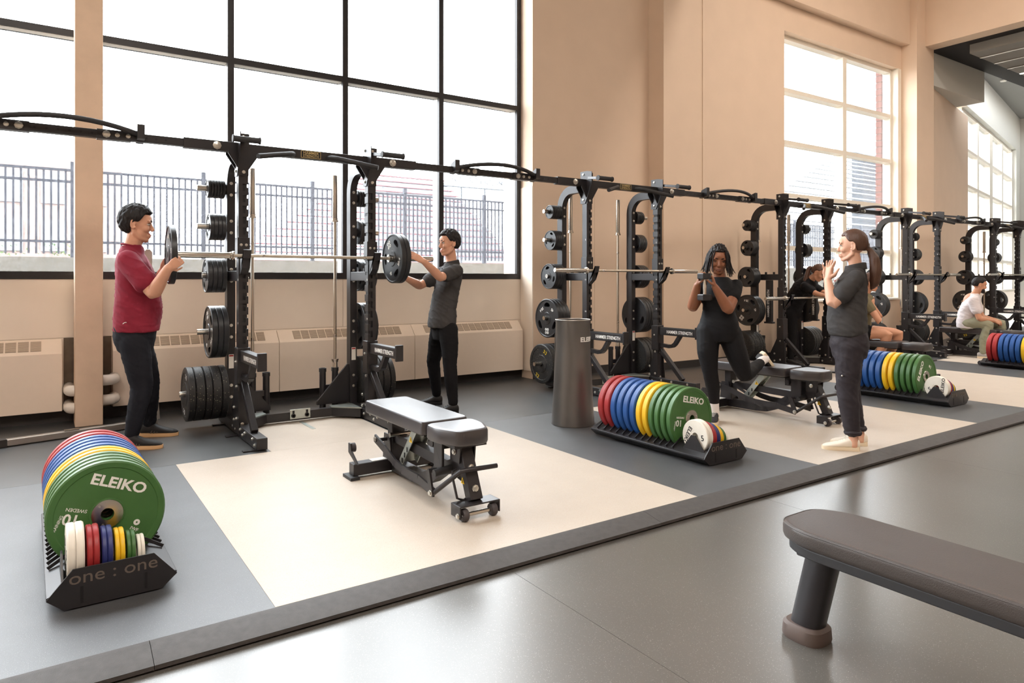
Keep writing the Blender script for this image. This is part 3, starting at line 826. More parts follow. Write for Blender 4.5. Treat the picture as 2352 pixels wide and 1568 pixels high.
# ------------------------------------------------------------------ iron and bumper plates
def disc_mesh(r, t, kind):
    """axis along x, back face at x=0, front face towards -x at -t"""
    m = MB()
    bore = 0.0265
    if kind == 'iron':
        m.lathe([(bore, 0), (r * 0.93, 0), (r, -t * 0.15), (r, -t * 0.85), (r * 0.965, -t), (r * 0.93, -t), (r * 0.91, -t * 0.8), (r * 0.32, -t * 0.8), (r * 0.29, -t), (bore, -t), (bore, 0)], (0, 0, 0), 'x', 40)
    elif kind == 'small':
        m.lathe([(bore, 0), (r * 0.93, 0), (r, -t * 0.15), (r, -t * 0.85), (r * 0.95, -t), (r * 0.88, -t), (r * 0.84, -t * 0.8), (r * 0.45, -t * 0.8), (r * 0.42, -t), (bore, -t), (bore, 0)], (0, 0, 0), 'x', 32)
    else:
        m.lathe([(bore, 0), (r * 0.96, 0), (r, -t * 0.1), (r, -t * 0.9), (r * 0.96, -t), (r * 0.82, -t), (r * 0.80, -t * 0.93), (r * 0.45, -t * 0.93), (r * 0.43, -t), (bore, -t), (bore, 0)], (0, 0, 0), 'x', 44)
    return m
def grip_plate_mesh(r, t):
    """plate with three oval hand holes cut right through"""
    bm = bmesh.new()
    NR, NT = 14, 66
    bore = 0.0265
    rad = [bore + (r - bore) * k / (NR - 1) for k in range(NR)]
    def hole(rr, th):
        for c in (pi / 2, pi / 2 + 2 * pi / 3, pi / 2 + 4 * pi / 3):
            d = (th - c + pi) % (2 * pi) - pi
            a = d * rr / (r * 0.24); b = (rr - r * 0.70) / (r * 0.115)
            if a * a + b * b < 1.0: return True
        return False
    # fine polar grid on the faces; cells whose centre lies in a hole are left open
    NR = 40; NT = 132; rad = [bore + (r - bore) * k / (NR - 1) for k in range(NR)]
    front = []; back = []
    for i, rr in enumerate(rad):
        f = []; b = []
        dz = 0.0
        if 0.32 * r < rr < 0.92 * r: dz = t * 0.14
        if i == NR - 1: dz = t * 0.12
        for k in range(NT):
            th = 2 * pi * k / NT
            f.append(bm.verts.new((-t + dz, rr * cos(th), rr * sin(th)))); b.append(bm.verts.new((0 - dz * 0.5, rr * cos(th), rr * sin(th))))
        front.append(f); back.append(b)
    op = [[hole((rad[i] + rad[i + 1]) / 2, 2 * pi * (k + 0.5) / NT) for k in range(NT)] for i in range(NR - 1)]
    # pull the vertices around each opening onto its oval outline
    for i in range(1, NR - 1):
        for k in range(NT):
            cs = [op[i - 1][k - 1], op[i - 1][k], op[i][k - 1], op[i][k]]
            if any(cs) and not all(cs):
                th = 2 * pi * k / NT; rr = rad[i]
                for c in (pi / 2, pi / 2 + 2 * pi / 3, pi / 2 + 4 * pi / 3):
                    d = (th - c + pi) % (2 * pi) - pi
                    a = d * rr / (r * 0.24); b = (rr - r * 0.70) / (r * 0.115)
                    q = math.hypot(a, b)
                    if 0.3 < q < 1.8:
                        a /= q; b /= q
                        r2 = r * 0.70 + b * r * 0.115; t2 = c + a * r * 0.24 / r2
                        for row in (front, back):
                            row[i][k].co.y = r2 * cos(t2); row[i][k].co.z = r2 * sin(t2)
    for i in range(NR - 1):
        for k in range(NT):
            k2 = (k + 1) % NT
            if op[i][k]: continue
            bm.faces.new((front[i][k], front[i][k2], front[i + 1][k2], front[i + 1][k]))
            bm.faces.new((back[i][k], back[i + 1][k], back[i + 1][k2], back[i][k2]))
            for (ii, kk, a, b_) in ((i - 1, k, (i, k), (i, k2)), (i + 1, k, (i + 1, k2), (i + 1, k)), (i, (k - 1) % NT, (i + 1, k), (i, k)), (i, k2, (i, k2), (i + 1, k2))):
                o_ = True if ii < 0 or ii >= NR - 1 else op[ii][kk]
                if o_:
                    bm.faces.new((front[a[0]][a[1]], back[a[0]][a[1]], back[b_[0]][b_[1]], front[b_[0]][b_[1]]))
    bmesh.ops.recalc_face_normals(bm, faces=bm.faces)
    me = bpy.data.meshes.new('weight_plate'); bm.to_mesh(me); bm.free()
    return me
PLATE = {}
def plate_data(kind):
    if kind in PLATE: return PLATE[kind]
    if kind == 'p45': me = grip_plate_mesh(0.222, 0.042)
    elif kind == 'p25': me = grip_plate_mesh(0.145, 0.036)
    elif kind == 'p10': me = grip_plate_mesh(0.113, 0.030)
    elif kind == 'p5': me = disc_mesh(0.079, 0.021, 'small').mesh('weight_plate')
    elif kind == 'b1': me = disc_mesh(0.225, 0.052, 'bumper').mesh('weight_plate')
    elif kind == 'b2': me = disc_mesh(0.225, 0.072, 'bumper').mesh('weight_plate')
    elif kind == 'b3': me = disc_mesh(0.225, 0.088, 'bumper').mesh('weight_plate')
    auto_smooth(me, 35)
    me.materials.append(MATS['bumper_black' if kind[0] == 'b' else 'plate_black'])
    PLATE[kind] = me
    return me
THK = {'p45': 0.042, 'p25': 0.036, 'p10': 0.030, 'p5': 0.021, 'b1': 0.052, 'b2': 0.072, 'b3': 0.088}
SIZE = {'p45': 'large', 'p25': 'medium', 'p10': 'small grip', 'p5': 'smallest', 'b1': 'bumper', 'b2': 'bumper', 'b3': 'thick bumper'}
ORD = ['outermost', 'second', 'third', 'fourth', 'fifth', 'sixth', 'seventh']
PEG = ['top', 'second', 'middle', 'fourth', 'bottom']
def put_plate(kind, loc, flip, roll, label, group, letters=None, rz=0.0):
    """flip False: marked face looks towards -x"""
    o = bpy.data.objects.new('weight_plate', plate_data(kind)); COL.objects.link(o)
    o.location = loc
    o.rotation_euler = Euler((roll, 0, (pi if flip else 0) + rz), 'XYZ')
    tag(o, label, 'plate', group)
    t = THK[kind]
    if kind == 'p45' and letters:
        zf = -t * 0.86 - 0.0006
        for txt, yy, bb in (('20.4', 0.100, 2.55), ('45', -0.100, 3.75)):
            lettering(txt, 0.044, 'print_white', o, (zf, yy, 0.098), (pi / 2, bb, -pi / 2), 0.012, 0.0006)
        em = MB()
        for yy, zz_ in ((-0.018, 0.018), (0.018, 0.018), (-0.018, -0.018), (0.018, -0.018)):
            em.lathe([(0.007, zf), (0.016, zf), (0.016, zf - 0.0008), (0.007, zf - 0.0008), (0.007, zf)], (0, yy, zz_ - 0.145), 'x', 10)
        em.build('emblem', 'print_white', o)
    if kind[0] == 'b' and letters:
        for zz_ in (0.155, -0.155):
            w_ = zf = -t * 0.95 - 0.0006
            em = MB()
            for a in (-1, 1):
                em.box(zf - 0.001, zf, a * 0.018 - 0.011, a * 0.018 + 0.011, zz_ + 0.010, zz_ + 0.018); em.box(zf - 0.001, zf, a * 0.018 - 0.011, a * 0.018 - 0.004, zz_ - 0.006, zz_ + 0.010)
                em.box(zf - 0.001, zf, a * 0.018 - 0.011, a * 0.018 + 0.011, zz_ - 0.018, zz_ - 0.010)
            em.build('number_print', letters, o)
    return o
rnd = random.Random(4)
ROLL45 = {(0, -1): 2.9, (1, -1): 0.0, (1, 1): 2.2, (2, -1): 0.7, (0, 1): 1.6, (3, 1): 2.4, (2, 1): 0.3}
def load_horn(ri, sd, hi, kinds, letters=None):
    cx, cy, z = RC[ri] + sd * W2, RY + 0.45, HORN_Z[hi]
    x = cx + sd * 0.05
    total = len(kinds)
    for n_, k in enumerate(kinds):
        # n_ = 0 innermost
        b0 = x
        x += sd * (THK[k] + 0.002)
        o_i = total - 1 - n_
        post = 'left' if sd < 0 else 'right'
        what = 'black bumper plate' if k[0] == 'b' else 'black plate'
        lab = '%s %s on %s peg of %s post, %s' % (ORD[o_i] if total > 1 else 'single', what, PEG[hi], post, RSHORT[ri])
        drop = 0.0265 - 0.0235
        put_plate(k, (b0, cy, z - drop), sd > 0, rnd.uniform(-0.5, 0.5) if k != 'p45' else ROLL45.get((ri, sd), 0.6), lab, 'plates stored on the rack pegs', letters if o_i == 0 else None)
L45 = 'print_white'
for ri in range(5):
    for sd in (-1, 1):
        load_horn(ri, sd, 0, ['p5'] * (6 if sd < 0 else 5))
        load_horn(ri, sd, 1, ['p10'] * 4)
        load_horn(ri, sd, 2, ['p25'] * 4)
        load_horn(ri, sd, 3, ['p45'] * (3 if ri != 1 else 4), L45)
        load_horn(ri, sd, 4, [['b1', 'b2', 'b1', 'b2', 'b1'], ['b2', 'b1', 'b1', 'b2'], ['b1', 'b1', 'b2', 'b1', 'b1'], ['b2', 'b1', 'b1'], ['b1', 'b2', 'b1']][ri], 'print_blue' if (ri, sd) == (1, 1) else ('print_white' if (ri, sd) == (0, -1) else 'print_yellow'))

# ------------------------------------------------------------------ barbells
def barbell(name, label, loc, rot, group=None):
    t = thing(name, label, 'barbell', loc, 0, group); t.rotation_euler = rot
    MB().cyl((-0.655, 0, 0), (0.655, 0, 0), 0.0142, 14).build('shaft', 'bar_steel', t)
    for s in (-1, 1):
        MB().lathe([(0.0142, 0.655 * s), (0.036, 0.655 * s), (0.036, 0.668 * s), (0.030, 0.672 * s), (0.030, 0.685 * s), (0.0142, 0.685 * s)], (0, 0, 0), 'x', 18).build('collar', 'chrome', t)
        MB().lathe([(0.0235, 0.685 * s), (0.025, 0.69 * s), (0.025, 1.095 * s), (0.020, 1.10 * s), (0.0005, 1.10 * s)], (0, 0, 0), 'x', 18).build('sleeve', 'chrome', t)
        MB().lathe([(0.0146, 0.42 * s), (0.0152, 0.425 * s), (0.0152, 0.44 * s), (0.0146, 0.445 * s)], (0, 0, 0), 'x', 14).build('ring_mark', 'chrome', t)
    return t
BLAB = ['steel barbell racked between the two men at the tall window',
        'steel barbell racked behind the woman with the dumbbell',
        'low steel barbell under the hands of the leaning woman',
        'steel barbell racked behind the seated man in the light tee',
        'steel barbell on the farthest rack']
for i in range(5):
    barbell('barbell', BLAB[i], (RC[i] + (0.015 if i == 0 else 0), RY - 0.125, BARZ[i]), (0, 0, 0), 'barbells resting in the racks')
for i in range(5):
    for sd in (-1, 1):
        barbell('barbell', 'upright steel barbell in the %s floor tube, %s' % ('left' if sd < 0 else 'right', RSHORT[i]), (RC[i] + (-0.34 if sd < 0 else 0.42), RY + 0.55, 1.16), (0, -pi / 2, 0), 'barbells stored upright behind the racks')

# plates on and going onto the window barbell
def on_bar(n_, lab):
    put_plate('p45', (RC[0] + 0.015 + 0.69 + 0.0 + n_ * 0.045 + 0.042, RY - 0.125, BARZ[0] - 0.0015), False, (2.6, 0.4)[n_], lab, 'plates on the window barbell', L45 if n_ == 0 else None)
on_bar(0, 'inner large black plate on the barbell, held by the young man')
on_bar(1, 'outer large black plate on the barbell, under the young man\'s hand')
put_plate('p45', (0.800, RY - 0.125, BARZ[0] - 0.0015), False, 0.6, 'large black plate held by the man in maroon at the bar end', 'plates on the window barbell', L45, R(-1))

# ------------------------------------------------------------------ coloured bumper racks
EMAT = {'red': 'e_red', 'blue': 'e_blue', 'yellow': 'e_yellow', 'green': 'e_green', 'white': 'e_white', 'navy': 'e_navy'}
def eleiko_mesh(r, t, bore=0.0255):
    # axis along y, front face towards -y
    m = MB()
    m.lathe([(bore, 0), (r * 0.97, 0), (r, -t * 0.12), (r, -t * 0.88), (r * 0.97, -t), (r * 0.88, -t), (r * 0.865, -t * 0.93), (r * 0.30, -t * 0.93), (r * 0.29, -t), (bore, -t), (bore, 0)], (0, 0, 0), 'y', 56)
    return m
EL = {}
ETH = {'red': 0.056, 'blue': 0.052, 'yellow': 0.046, 'green': 0.042}
def big_plate(colr, loc, rz, lab, front=False, roll=0.0, rx=0.0):
    key = 'big' + colr
    if key not in EL:
        me = eleiko_mesh(0.225, ETH[colr]).mesh('bumper_plate'); auto_smooth(me, 35); me.materials.append(MATS[EMAT[colr]]); EL[key] = me
    o = bpy.data.objects.new('bumper_plate', EL[key]); COL.objects.link(o)
    o.location = loc
    o.rotation_euler = (Matrix.Rotation(rz, 3, 'Z') @ Matrix.Rotation(rx, 3, 'X') @ Matrix.Rotation(roll, 3, 'Y')).to_euler()
    tag(o, lab, 'plate', 'coloured bumper plates on the floor racks')
    t = ETH[colr]
    h = MB().lathe([(0.0256, -t - 0.003), (0.06, -t - 0.003), (0.063, -t + 0.002), (0.063, -t + 0.01), (0.0256, -t + 0.01), (0.0256, -t - 0.003)], (0, 0, 0), 'y', 28).build('hub', 'chrome', o)
    if front:
        f = -t * 0.93 - 0.0004
        lettering('ELEIKO', 0.062, 'print_white', o, (0, f, 0.128), (pi / 2, 0, 0), 0.028, 0.0006, 1.12)
        lettering('10', 0.062, 'print_white', o, (-0.125, f, -0.045), (pi / 2, pi * 0.98, 0), 0.02, 0.0006)
        lettering('SWEDEN', 0.020, 'print_white', o, (-0.118, f, -0.006), (pi / 2, pi * 0.98, 0), 0.005, 0.0006)
        lettering('TRAINING', 0.017, 'print_white', o, (-0.165, f, -0.075), (pi / 2, -pi / 2 + 0.1, 0), 0.005, 0.0006)
        lettering('IWF', 0.020, 'print_white', o, (0.125, f, -0.045), (pi / 2, 0.2, 0), 0.01, 0.0006)
        MB().lathe([(0.004, f), (0.013, f), (0.013, f - 0.0008), (0.004, f - 0.0008), (0.004, f)], (0.125, 0, -0.015), 'y', 14).build('round_mark', 'print_white', o)
        b_ = MB()
        for k in range(3):
            a = 2 * pi * k / 3 + 0.5
            b_.lathe([(0.005, -t - 0.003), (0.005, -t - 0.006), (0.001, -t - 0.006)], (0.047 * cos(a), 0, 0.047 * sin(a)), 'y', 8)
        b_.build('hub_screws', 'bolt_zinc', h)
    return o
SMALL = [('white', 0.115, 0.029), ('red', 0.105, 0.021), ('navy', 0.0975, 0.019), ('yellow', 0.089, 0.017), ('green', 0.080, 0.015), ('white', 0.0675, 0.013)]
def small_plate(colr, r, t, loc, rz, lab, letters=False, roll=0.0):
    key = (colr, r)
    if key not in EL:
        m = MB(); bore = 0.0255
        m.lathe([(bore, 0), (r * 0.96, 0), (r, -t * 0.2), (r, -t * 0.8), (r * 0.96, -t), (r * 0.34, -t), (r * 0.33, -t * 0.94), (bore, -t * 0.94), (bore, 0)], (0, 0, 0), 'x', 40)
        me = m.mesh('change_plate'); auto_smooth(me, 35); me.materials.append(MATS[EMAT[colr]]); EL[key] = me
    o = bpy.data.objects.new('change_plate', EL[key]); COL.objects.link(o)
    o.location = loc; o.rotation_euler = (roll, 0, rz)
    tag(o, lab, 'plate', 'small coloured change plates on the floor racks')
    if letters:
        a = lettering('5', 0.055, 'print_black', o, (-t - 0.0004, -0.066, 0.01), (pi / 2, -0.35, -pi / 2), 0.012, 0.0006)
        b = lettering('ELEIKO', 0.042, 'print_black', o, (-t - 0.0004, 0.066, -0.02), (pi / 2, pi / 2 + 0.25, -pi / 2), 0.02, 0.0006, 1.1)
    return o
NUM = ['first', 'second', 'third', 'fourth']
def floor_rack(cx, yfront, lab, short, nred=2, rz=0.0, roll_front=0.4, letters=True, white_roll=0.0, lenY=1.16):
    t = thing('plate_floor_rack', lab, 'plate rack', (cx, yfront, 0), rz, 'floor racks of coloured plates')
    M = Matrix.Translation((cx, yfront, 0)) @ Matrix.Rotation(rz, 4, 'Z')
    MB().prism([(-0.225, 0.055), (-0.14, 0.155), (0.14, 0.155), (0.225, 0.055), (0.17, 0.006), (-0.17, 0.006)], 0.0, 0.006).build('front_panel', 'rack_black', t)
    lettering('one : one', 0.070, 'engraved', t, (0.0, -0.0006, 0.118), (pi / 2, 0, 0), 0.0, 0.0006, 1.15)
    for sx_ in (-0.11, 0.11): MB().box(sx_ - 0.005, sx_ + 0.005, -0.0012, 0.0, 0.02, 0.085).build('slot', 'rack_dark', t)
    # two folded side rails along the length
    for sd in (-1, 1):
        MB().prism([(sd * 0.225, 0.05), (sd * 0.225, 0.062), (sd * 0.105, 0.125 if False else 0.115), (sd * 0.095, 0.105), (sd * 0.165, 0.008), (sd * 0.175, 0.008)], 0.006, lenY).build('side_rail', 'rack_black', t, bevel=0.002)
    MB().box(-0.10, 0.10, 0.006, 0.27, 0.044, 0.052).build('tray_floor', 'rack_black', t)
    MB().prism([(0.02, 0.06), (0.25, 0.06), (0.16, 0.185), (0.12, 0.185)], -0.175, -0.168, 'yz').build('tray_fin', 'rack_black', t)
    for sd in (-1, 1):
        MB().lathe([(0.012, -0.014), (0.032, -0.014), (0.036, -0.008), (0.036, 0.008), (0.032, 0.014), (0.012, 0.014), (0.012, -0.014)], (sd * 0.15, lenY + 0.02, 0.042), 'x', 20).build('wheel', 'wheel_rubber', t)
    MB().cyl((-0.16, lenY + 0.02, 0.042), (0.16, lenY + 0.02, 0.042), 0.011, 10).build('axle', 'chrome', t)
    seq = ['green'] * 4 + ['yellow'] * 2 + ['blue'] * 4 + ['red'] * 2
    y = 0.305
    tb = None
    cnt = {}
    for n_, colr in enumerate(seq):
        th = ETH[colr]
        for sd in (-1, 1):
            rib = MB().beam((sd * 0.215, 0, 0.075), (sd * 0.12, 0, 0.135), 0.006, 0.014).build('divider', 'rack_black', t) if n_ == 0 else share('divider', DV[sd], t)
            if n_ == 0: DV[sd] = rib
            rib.location = (0, y - 0.009, 0)
        c = cnt.get(colr, 0); cnt[colr] = c + 1
        p = M @ V(0, y + th, 0.255)
        lab_ = '%s %s bumper plate from the front of %s' % (NUM[c], colr, short)
        roll = roll_front if n_ == 0 else random.Random(n_).uniform(0, 6)
        big_plate(colr, p, rz, lab_, n_ == 0, roll, R(-1.5))
        y += th + 0.018
    for sd in (-1, 1):
        rib = share('divider', DV[sd], t); rib.location = (0, y - 0.009, 0)
    # small plates standing crosswise in the tray, largest on the left
    x = -0.165
    for colr, r, th in SMALL:
        for q in range(2):
            x += th + (0.001 if q else 0.008)
            p = M @ V(x, 0.14, 0.062 + r)
            nm = {'navy': 'dark blue'}.get(colr, colr)
            big_s = 'large white' if (colr == 'white' and r > 0.1) else ('smallest white' if colr == 'white' else 'small ' + nm)
            small_plate(colr, r, th, p, rz, '%s change plate, %s of pair, on %s' % (big_s, ('left', 'right')[q], short), letters and colr == 'white' and r > 0.1 and q == 0, white_roll)
    return t
DV = {}
floor_rack(0.225, 3.13, 'black floor rack of coloured bumper plates, nearest at lower left', 'the nearest floor rack', roll_front=0.36, rz=R(1.0))
floor_rack(3.885, 3.10, 'black floor rack of coloured plates beside the tapered grey stand', 'the floor rack beside the grey stand', roll_front=0.20, white_roll=0.2)
floor_rack(7.56, 3.19, 'black floor rack of coloured plates behind the trainer with the ponytail', 'the floor rack behind the trainer', roll_front=-1.05, white_roll=3.0)
floor_rack(11.45, 3.30, 'black floor rack of coloured plates cut by the right photo edge', 'the floor rack at the right edge', roll_front=0.3)

# tapered sheet-steel stand
cs = thing('tapered_bin', 'tall tapered grey sheet-steel stand, open at the top, on the dark mat', 'stand', (3.83, 4.70, 0))
MB().lathe([(0.186, 0.0), (0.189, 0.004), (0.181, 0.12), (0.153, 0.66), (0.150, 0.905), (0.153, 0.912), (0.147, 0.912), (0.146, 0.66), (0.171, 0.12), (0.176, 0.0), (0.180, 0.0)], (0, 0, 0), 'z', 56).build('body', 'sheet_steel', cs)
MB().tube([(0.152 * cos(k * pi / 20), 0.152 * sin(k * pi / 20), 0.912) for k in range(40)], 0.004, 8, closed=True).build('rim', 'aluminium', cs)
# rolled seam on the left
sm = []
aa = R(147)
MB().tube([(r_ * cos(aa), r_ * sin(aa), z) for r_, z in ((0.181, 0.06), (0.175, 0.15), (0.163, 0.42), (0.155, 0.66), (0.158, 0.74), (0.152, 0.80))], 0.004, 8).build('seam', 'sheet_steel', cs)
mb = MB()
me = text_mesh('ELEIKO', 0.055, 0.03, 0.001, 1.15).copy()
a0 = R(-66)
for v in me.vertices:
    a = a0 + v.co.x / 0.152; r_ = 0.1528 + v.co.z
    v.co = (r_ * cos(a), r_ * sin(a), 0.745 + v.co.y)
me.materials.clear(); me.materials.append(MATS['print_white'])
o = bpy.data.objects.new('lettering', me); COL.objects.link(o); o.parent = cs

# ------------------------------------------------------------------ adjustable benches
def pad_mesh(poly, z0, z1, rnd_=0.022):
    """upholstered slab from an outline, rounded at the top and bottom edge"""
    n = len(poly); c = Vector((sum(p[0] for p in poly) / n, sum(p[1] for p in poly) / n))
    m = MB(); vs_ = []; fs_ = []
    prof = [(rnd_ * 1.5, z0), (rnd_, z0), (rnd_ * 0.3, z0 + rnd_ * 0.3), (0, z0 + rnd_), (0, z1 - rnd_), (rnd_ * 0.3, z1 - rnd_ * 0.3), (rnd_, z1), (rnd_ * 1.45, z1 + 0.0004), (rnd_ * 2.4, z1 + 0.0008)]
    for ins, z in prof:
        for x_, y_ in poly:
            d = Vector((x_, y_)) - c; l = d.length
            q = c + d * (1 - ins / l)
            vs_.append((q.x, q.y, z))
    for i in range(len(prof) - 1):
        for k in range(n): fs_.append((i * n + k, i * n + (k + 1) % n, (i + 1) * n + (k + 1) % n, (i + 1) * n + k))
    fs_.append(tuple(reversed(range(n)))); fs_.append(tuple((len(prof) - 1) * n + k for k in range(n)))
    return m.add(vs_, fs_, True)
def rounded(pts, r, seg=4):
    out = []; n = len(pts)
    for i in range(n):
        p = Vector(pts[i]); a = (Vector(pts[i - 1]) - p); b = (Vector(pts[(i + 1) % n]) - p)
        rr = min(r, a.length * 0.45, b.length * 0.45)
        p0 = p + a.normalized() * rr; p1 = p + b.normalized() * rr
        for k in range(seg + 1):
            t_ = k / seg
            out.append(tuple(p0 * (1 - t_) ** 2 + p * 2 * t_ * (1 - t_) + p1 * t_ ** 2))
    return out
def build_bench(t):
    # local: long axis y, seat end at -y; pads 0.44 high
    bp_ = pad_mesh(rounded([(-0.15, -0.28), (0.15, -0.28), (0.15, 0.57), (-0.15, 0.57)], 0.03), 0.385, 0.465, 0.013).build('back_pad', 'pad', t)
    MB().box(-0.125, 0.125, -0.25, 0.54, 0.375, 0.386).build('pad_board', 'bench_black', bp_)
    sp_ = pad_mesh(rounded([(-0.15, -0.31), (0.15, -0.31), (0.155, -0.44), (0.09, -0.60), (-0.09, -0.60), (-0.155, -0.44)], 0.04), 0.375, 0.462, 0.016).build('seat_pad', 'pad', t)
    MB().box(-0.10, 0.10, -0.56, -0.34, 0.362, 0.378).build('pad_board', 'bench_black', sp_)
    # spine on the ground, rear T foot
    MB().box(-0.29, 0.29, 0.40, 0.48, 0.02, 0.095).build('rear_foot', 'bench_black', t, bevel=0.004)
    for sd in (-1, 1):
        MB().box(sd * 0.29 - 0.03, sd * 0.29 + 0.03, 0.37, 0.51, 0.0, 0.02).build('foot_pad', 'grip_rubber', t)
        hp = MB().prism([(0.36, 0.10), (0.40, 0.10), (0.52, 0.15), (0.52, 0.21), (0.48, 0.21), (0.47, 0.165)], sd * 0.275 - 0.005, sd * 0.275 + 0.005, 'yz').build('handle_bracket', 'bench_black', t)
    MB().lathe([(0.01, -0.014), (0.03, -0.014), (0.03, 0.014), (0.01, 0.014), (0.01, -0.014)], (-0.25, 0.52, 0.175), 'x', 18).build('handle_roller', 'wheel_rubber', t)
    MB().box(-0.16, -0.03, 0.41, 0.47, 0.095, 0.098).build('data_label', 'sticker_white', t)
    # lower curved spine
    mb = MB()
    sp = [(0.44, 0.055), (0.10, 0.055), (-0.02, 0.065), (-0.14, 0.11), (-0.24, 0.17), (-0.42, 0.235), (-0.50, 0.27)]
    for a, b in zip(sp[:-1], sp[1:]): mb.beam((0, a[0], a[1]), (0, b[0], b[1]), 0.06, 0.075)
    mb.build('spine', 'bench_black', t)
    # rear pillar and upper rail
    MB().box(-0.045, 0.045, 0.36, 0.43, 0.09, 0.38).build('rear_pillar', 'bench_black', t, bevel=0.003)
    MB().prism([(0.34, 0.09), (0.48, 0.09), (0.46, 0.26), (0.38, 0.26)], -0.058, -0.047, 'yz').build('pillar_plate', 'bench_black', t)
    MB().prism([(0.34, 0.09), (0.48, 0.09), (0.46, 0.26), (0.38, 0.26)], 0.047, 0.058, 'yz').build('pillar_plate', 'bench_black', t)
    MB().beam((0, 0.38, 0.24), (0, -0.40, 0.215), 0.055, 0.06).build('upper_rail', 'bench_black', t)
    MB().cyl((-0.09, 0.30, 0.275), (0.05, 0.30, 0.275), 0.016, 14).build('pin_roller', 'chrome', t)
    # outer curved link along the left side
    mb = MB()
    lk = [(0.45, 0.235), (0.30, 0.195), (0.14, 0.140), (0.04, 0.122), (-0.06, 0.118), (-0.18, 0.118), (-0.37, 0.088)]
    for a, b in zip(lk[:-1], lk[1:]): mb.beam((-0.125, a[0], a[1]), (-0.125, b[0], b[1]), 0.012, 0.05)
    mb.build('side_link', 'bench_black', t)
    mb = MB()
    for a, b in zip(lk[:-1], lk[1:]): mb.beam((0.125, a[0], a[1]), (0.125, b[0], b[1]), 0.012, 0.05)
    mb.build('side_link', 'bench_black', t)
    for s_ in (-1, 1):
        MB().beam((s_ * 0.138, -0.37, 0.08), (s_ * 0.138, -0.33, 0.205), 0.012, 0.04).build('link_arm', 'bench_black', t)
    bolt(t, (-0.145, -0.37, 0.09), '-x', 0.014); bolt(t, (-0.132, 0.43, 0.232), '-x', 0.012)
    MB().cyl((-0.135, 0.42, 0.225), (0.135, 0.42, 0.225), 0.012, 10).build('link_pin', 'bench_black', t); MB().cyl((-0.14, -0.33, 0.20), (0.14, -0.33, 0.20), 0.014, 10).build('link_pin', 'bench_black', t)
    # zinc ladder strut
    ld = MB()
    ld.beam((-0.045, 0.20, 0.12), (-0.045, 0.00, 0.37), 0.005, 0.045, (1, 0, 0)); ld.beam((0.045, 0.20, 0.12), (0.045, 0.00, 0.37), 0.005, 0.045, (1, 0, 0))
    ld = MB()
    for s_ in (-0.05, 0.05):
        ld.prism([(0.235, 0.13), (0.19, 0.105), (-0.01, 0.345), (0.0, 0.38), (0.03, 0.38)], s_ - 0.003, s_ + 0.003, 'yz')
    ld.beam((0, 0.225, 0.115), (0, -0.005, 0.37), 0.10, 0.006, (0, 1, 1)); ld.build('ladder_strut', 'zinc', t)
    for q in range(3):
        MB().box(-0.056, -0.053, 0.185 - q * 0.035, 0.195 - q * 0.035, 0.12 + q * 0.04, 0.15 + q * 0.04).build('ladder_slot', 'rack_dark', t)
    tri = MB().prism([(0.05, 0.27), (0.09, 0.27), (0.07, 0.305)], -0.0545, -0.0532, 'yz').build('warning_triangle', 'sticker_yellow', t)
    MB().box(-0.0552, -0.0544, 0.067, 0.073, 0.276, 0.294).build('triangle_sign', 'print_black', tri)
    # hinge under the pads, seat bracket
    MB().box(-0.055, 0.055, -0.30, -0.22, 0.30, 0.375).build('hinge_block', 'bench_black', t, bevel=0.003)
    MB().cyl((-0.085, -0.26, 0.335), (0.085, -0.26, 0.335), 0.022, 14).build('hinge_pin', 'bench_black', t)
    sb = MB()
    for s_ in (-0.09, 0.075): sb.box(s_, s_ + 0.015, -0.40, -0.30, 0.20, 0.37)
    sb.box(-0.09, 0.09, -0.40, -0.30, 0.19, 0.20); sb.build('seat_cradle', 'bench_black', t, bevel=0.003)
    # front pillar with wheels
    MB().beam((0, -0.47, 0.37), (0, -0.60, 0.085), 0.075, 0.06, (0, 1, 0)).build('front_pillar', 'bench_black', t, bevel=0.004)
    MB().prism([(-0.42, 0.36), (-0.42, 0.27), (-0.52, 0.27), (-0.53, 0.36)], -0.05, -0.042, 'yz').build('pillar_cheek', 'bench_black', t)
    MB().prism([(-0.42, 0.36), (-0.42, 0.27), (-0.52, 0.27), (-0.53, 0.36)], 0.042, 0.05, 'yz').build('pillar_cheek', 'bench_black', t)
    bolt(t, (-0.051, -0.47, 0.325), '-x', 0.014)
    for zz_ in (0.25, 0.15):
        bolt(t, (0.0, -0.47 - (0.37 - zz_) * 0.456 - 0.034, zz_), '-y', 0.016)
    MB().cyl((-0.14, -0.40, 0.205), (0.02, -0.40, 0.225), 0.020, 12).build('pop_pin', 'grip_rubber', t)
    # foot-lift bar
    MB().tube([(-0.13, -0.37, 0.085), (-0.09, -0.52, 0.20), (-0.07, -0.575, 0.245), (-0.03, -0.59, 0.25), (0.14, -0.60, 0.25)], 0.0135, 10).build('lift_bar', 'bench_black', t)
    hb = [(-0.055, -0.50, 0.235), (-0.085, -0.51, 0.23), (-0.09, -0.52, 0.20), (-0.085, -0.56, 0.10), (-0.05, -0.565, 0.085), (-0.03, -0.56, 0.09)]
    MB().tube(hb, 0.007, 8).build('side_handle', 'bench_black', t)
    tri = MB().prism([(-0.555, 0.165), (-0.52, 0.165), (-0.535, 0.20)], -0.0392, -0.0378, 'yz').build('warning_triangle', 'sticker_yellow', t)
    MB().box(-0.0400, -0.0391, -0.540, -0.534, 0.17, 0.188).build('triangle_sign', 'print_black', tri)
    wb_ = MB()
    wb_.box(-0.12, 0.12, -0.66, -0.56, 0.078, 0.086)
    for s_ in (-1, 1): wb_.box(s_ * 0.12 - 0.004, s_ * 0.12 + 0.004, -0.66, -0.56, 0.02, 0.086)
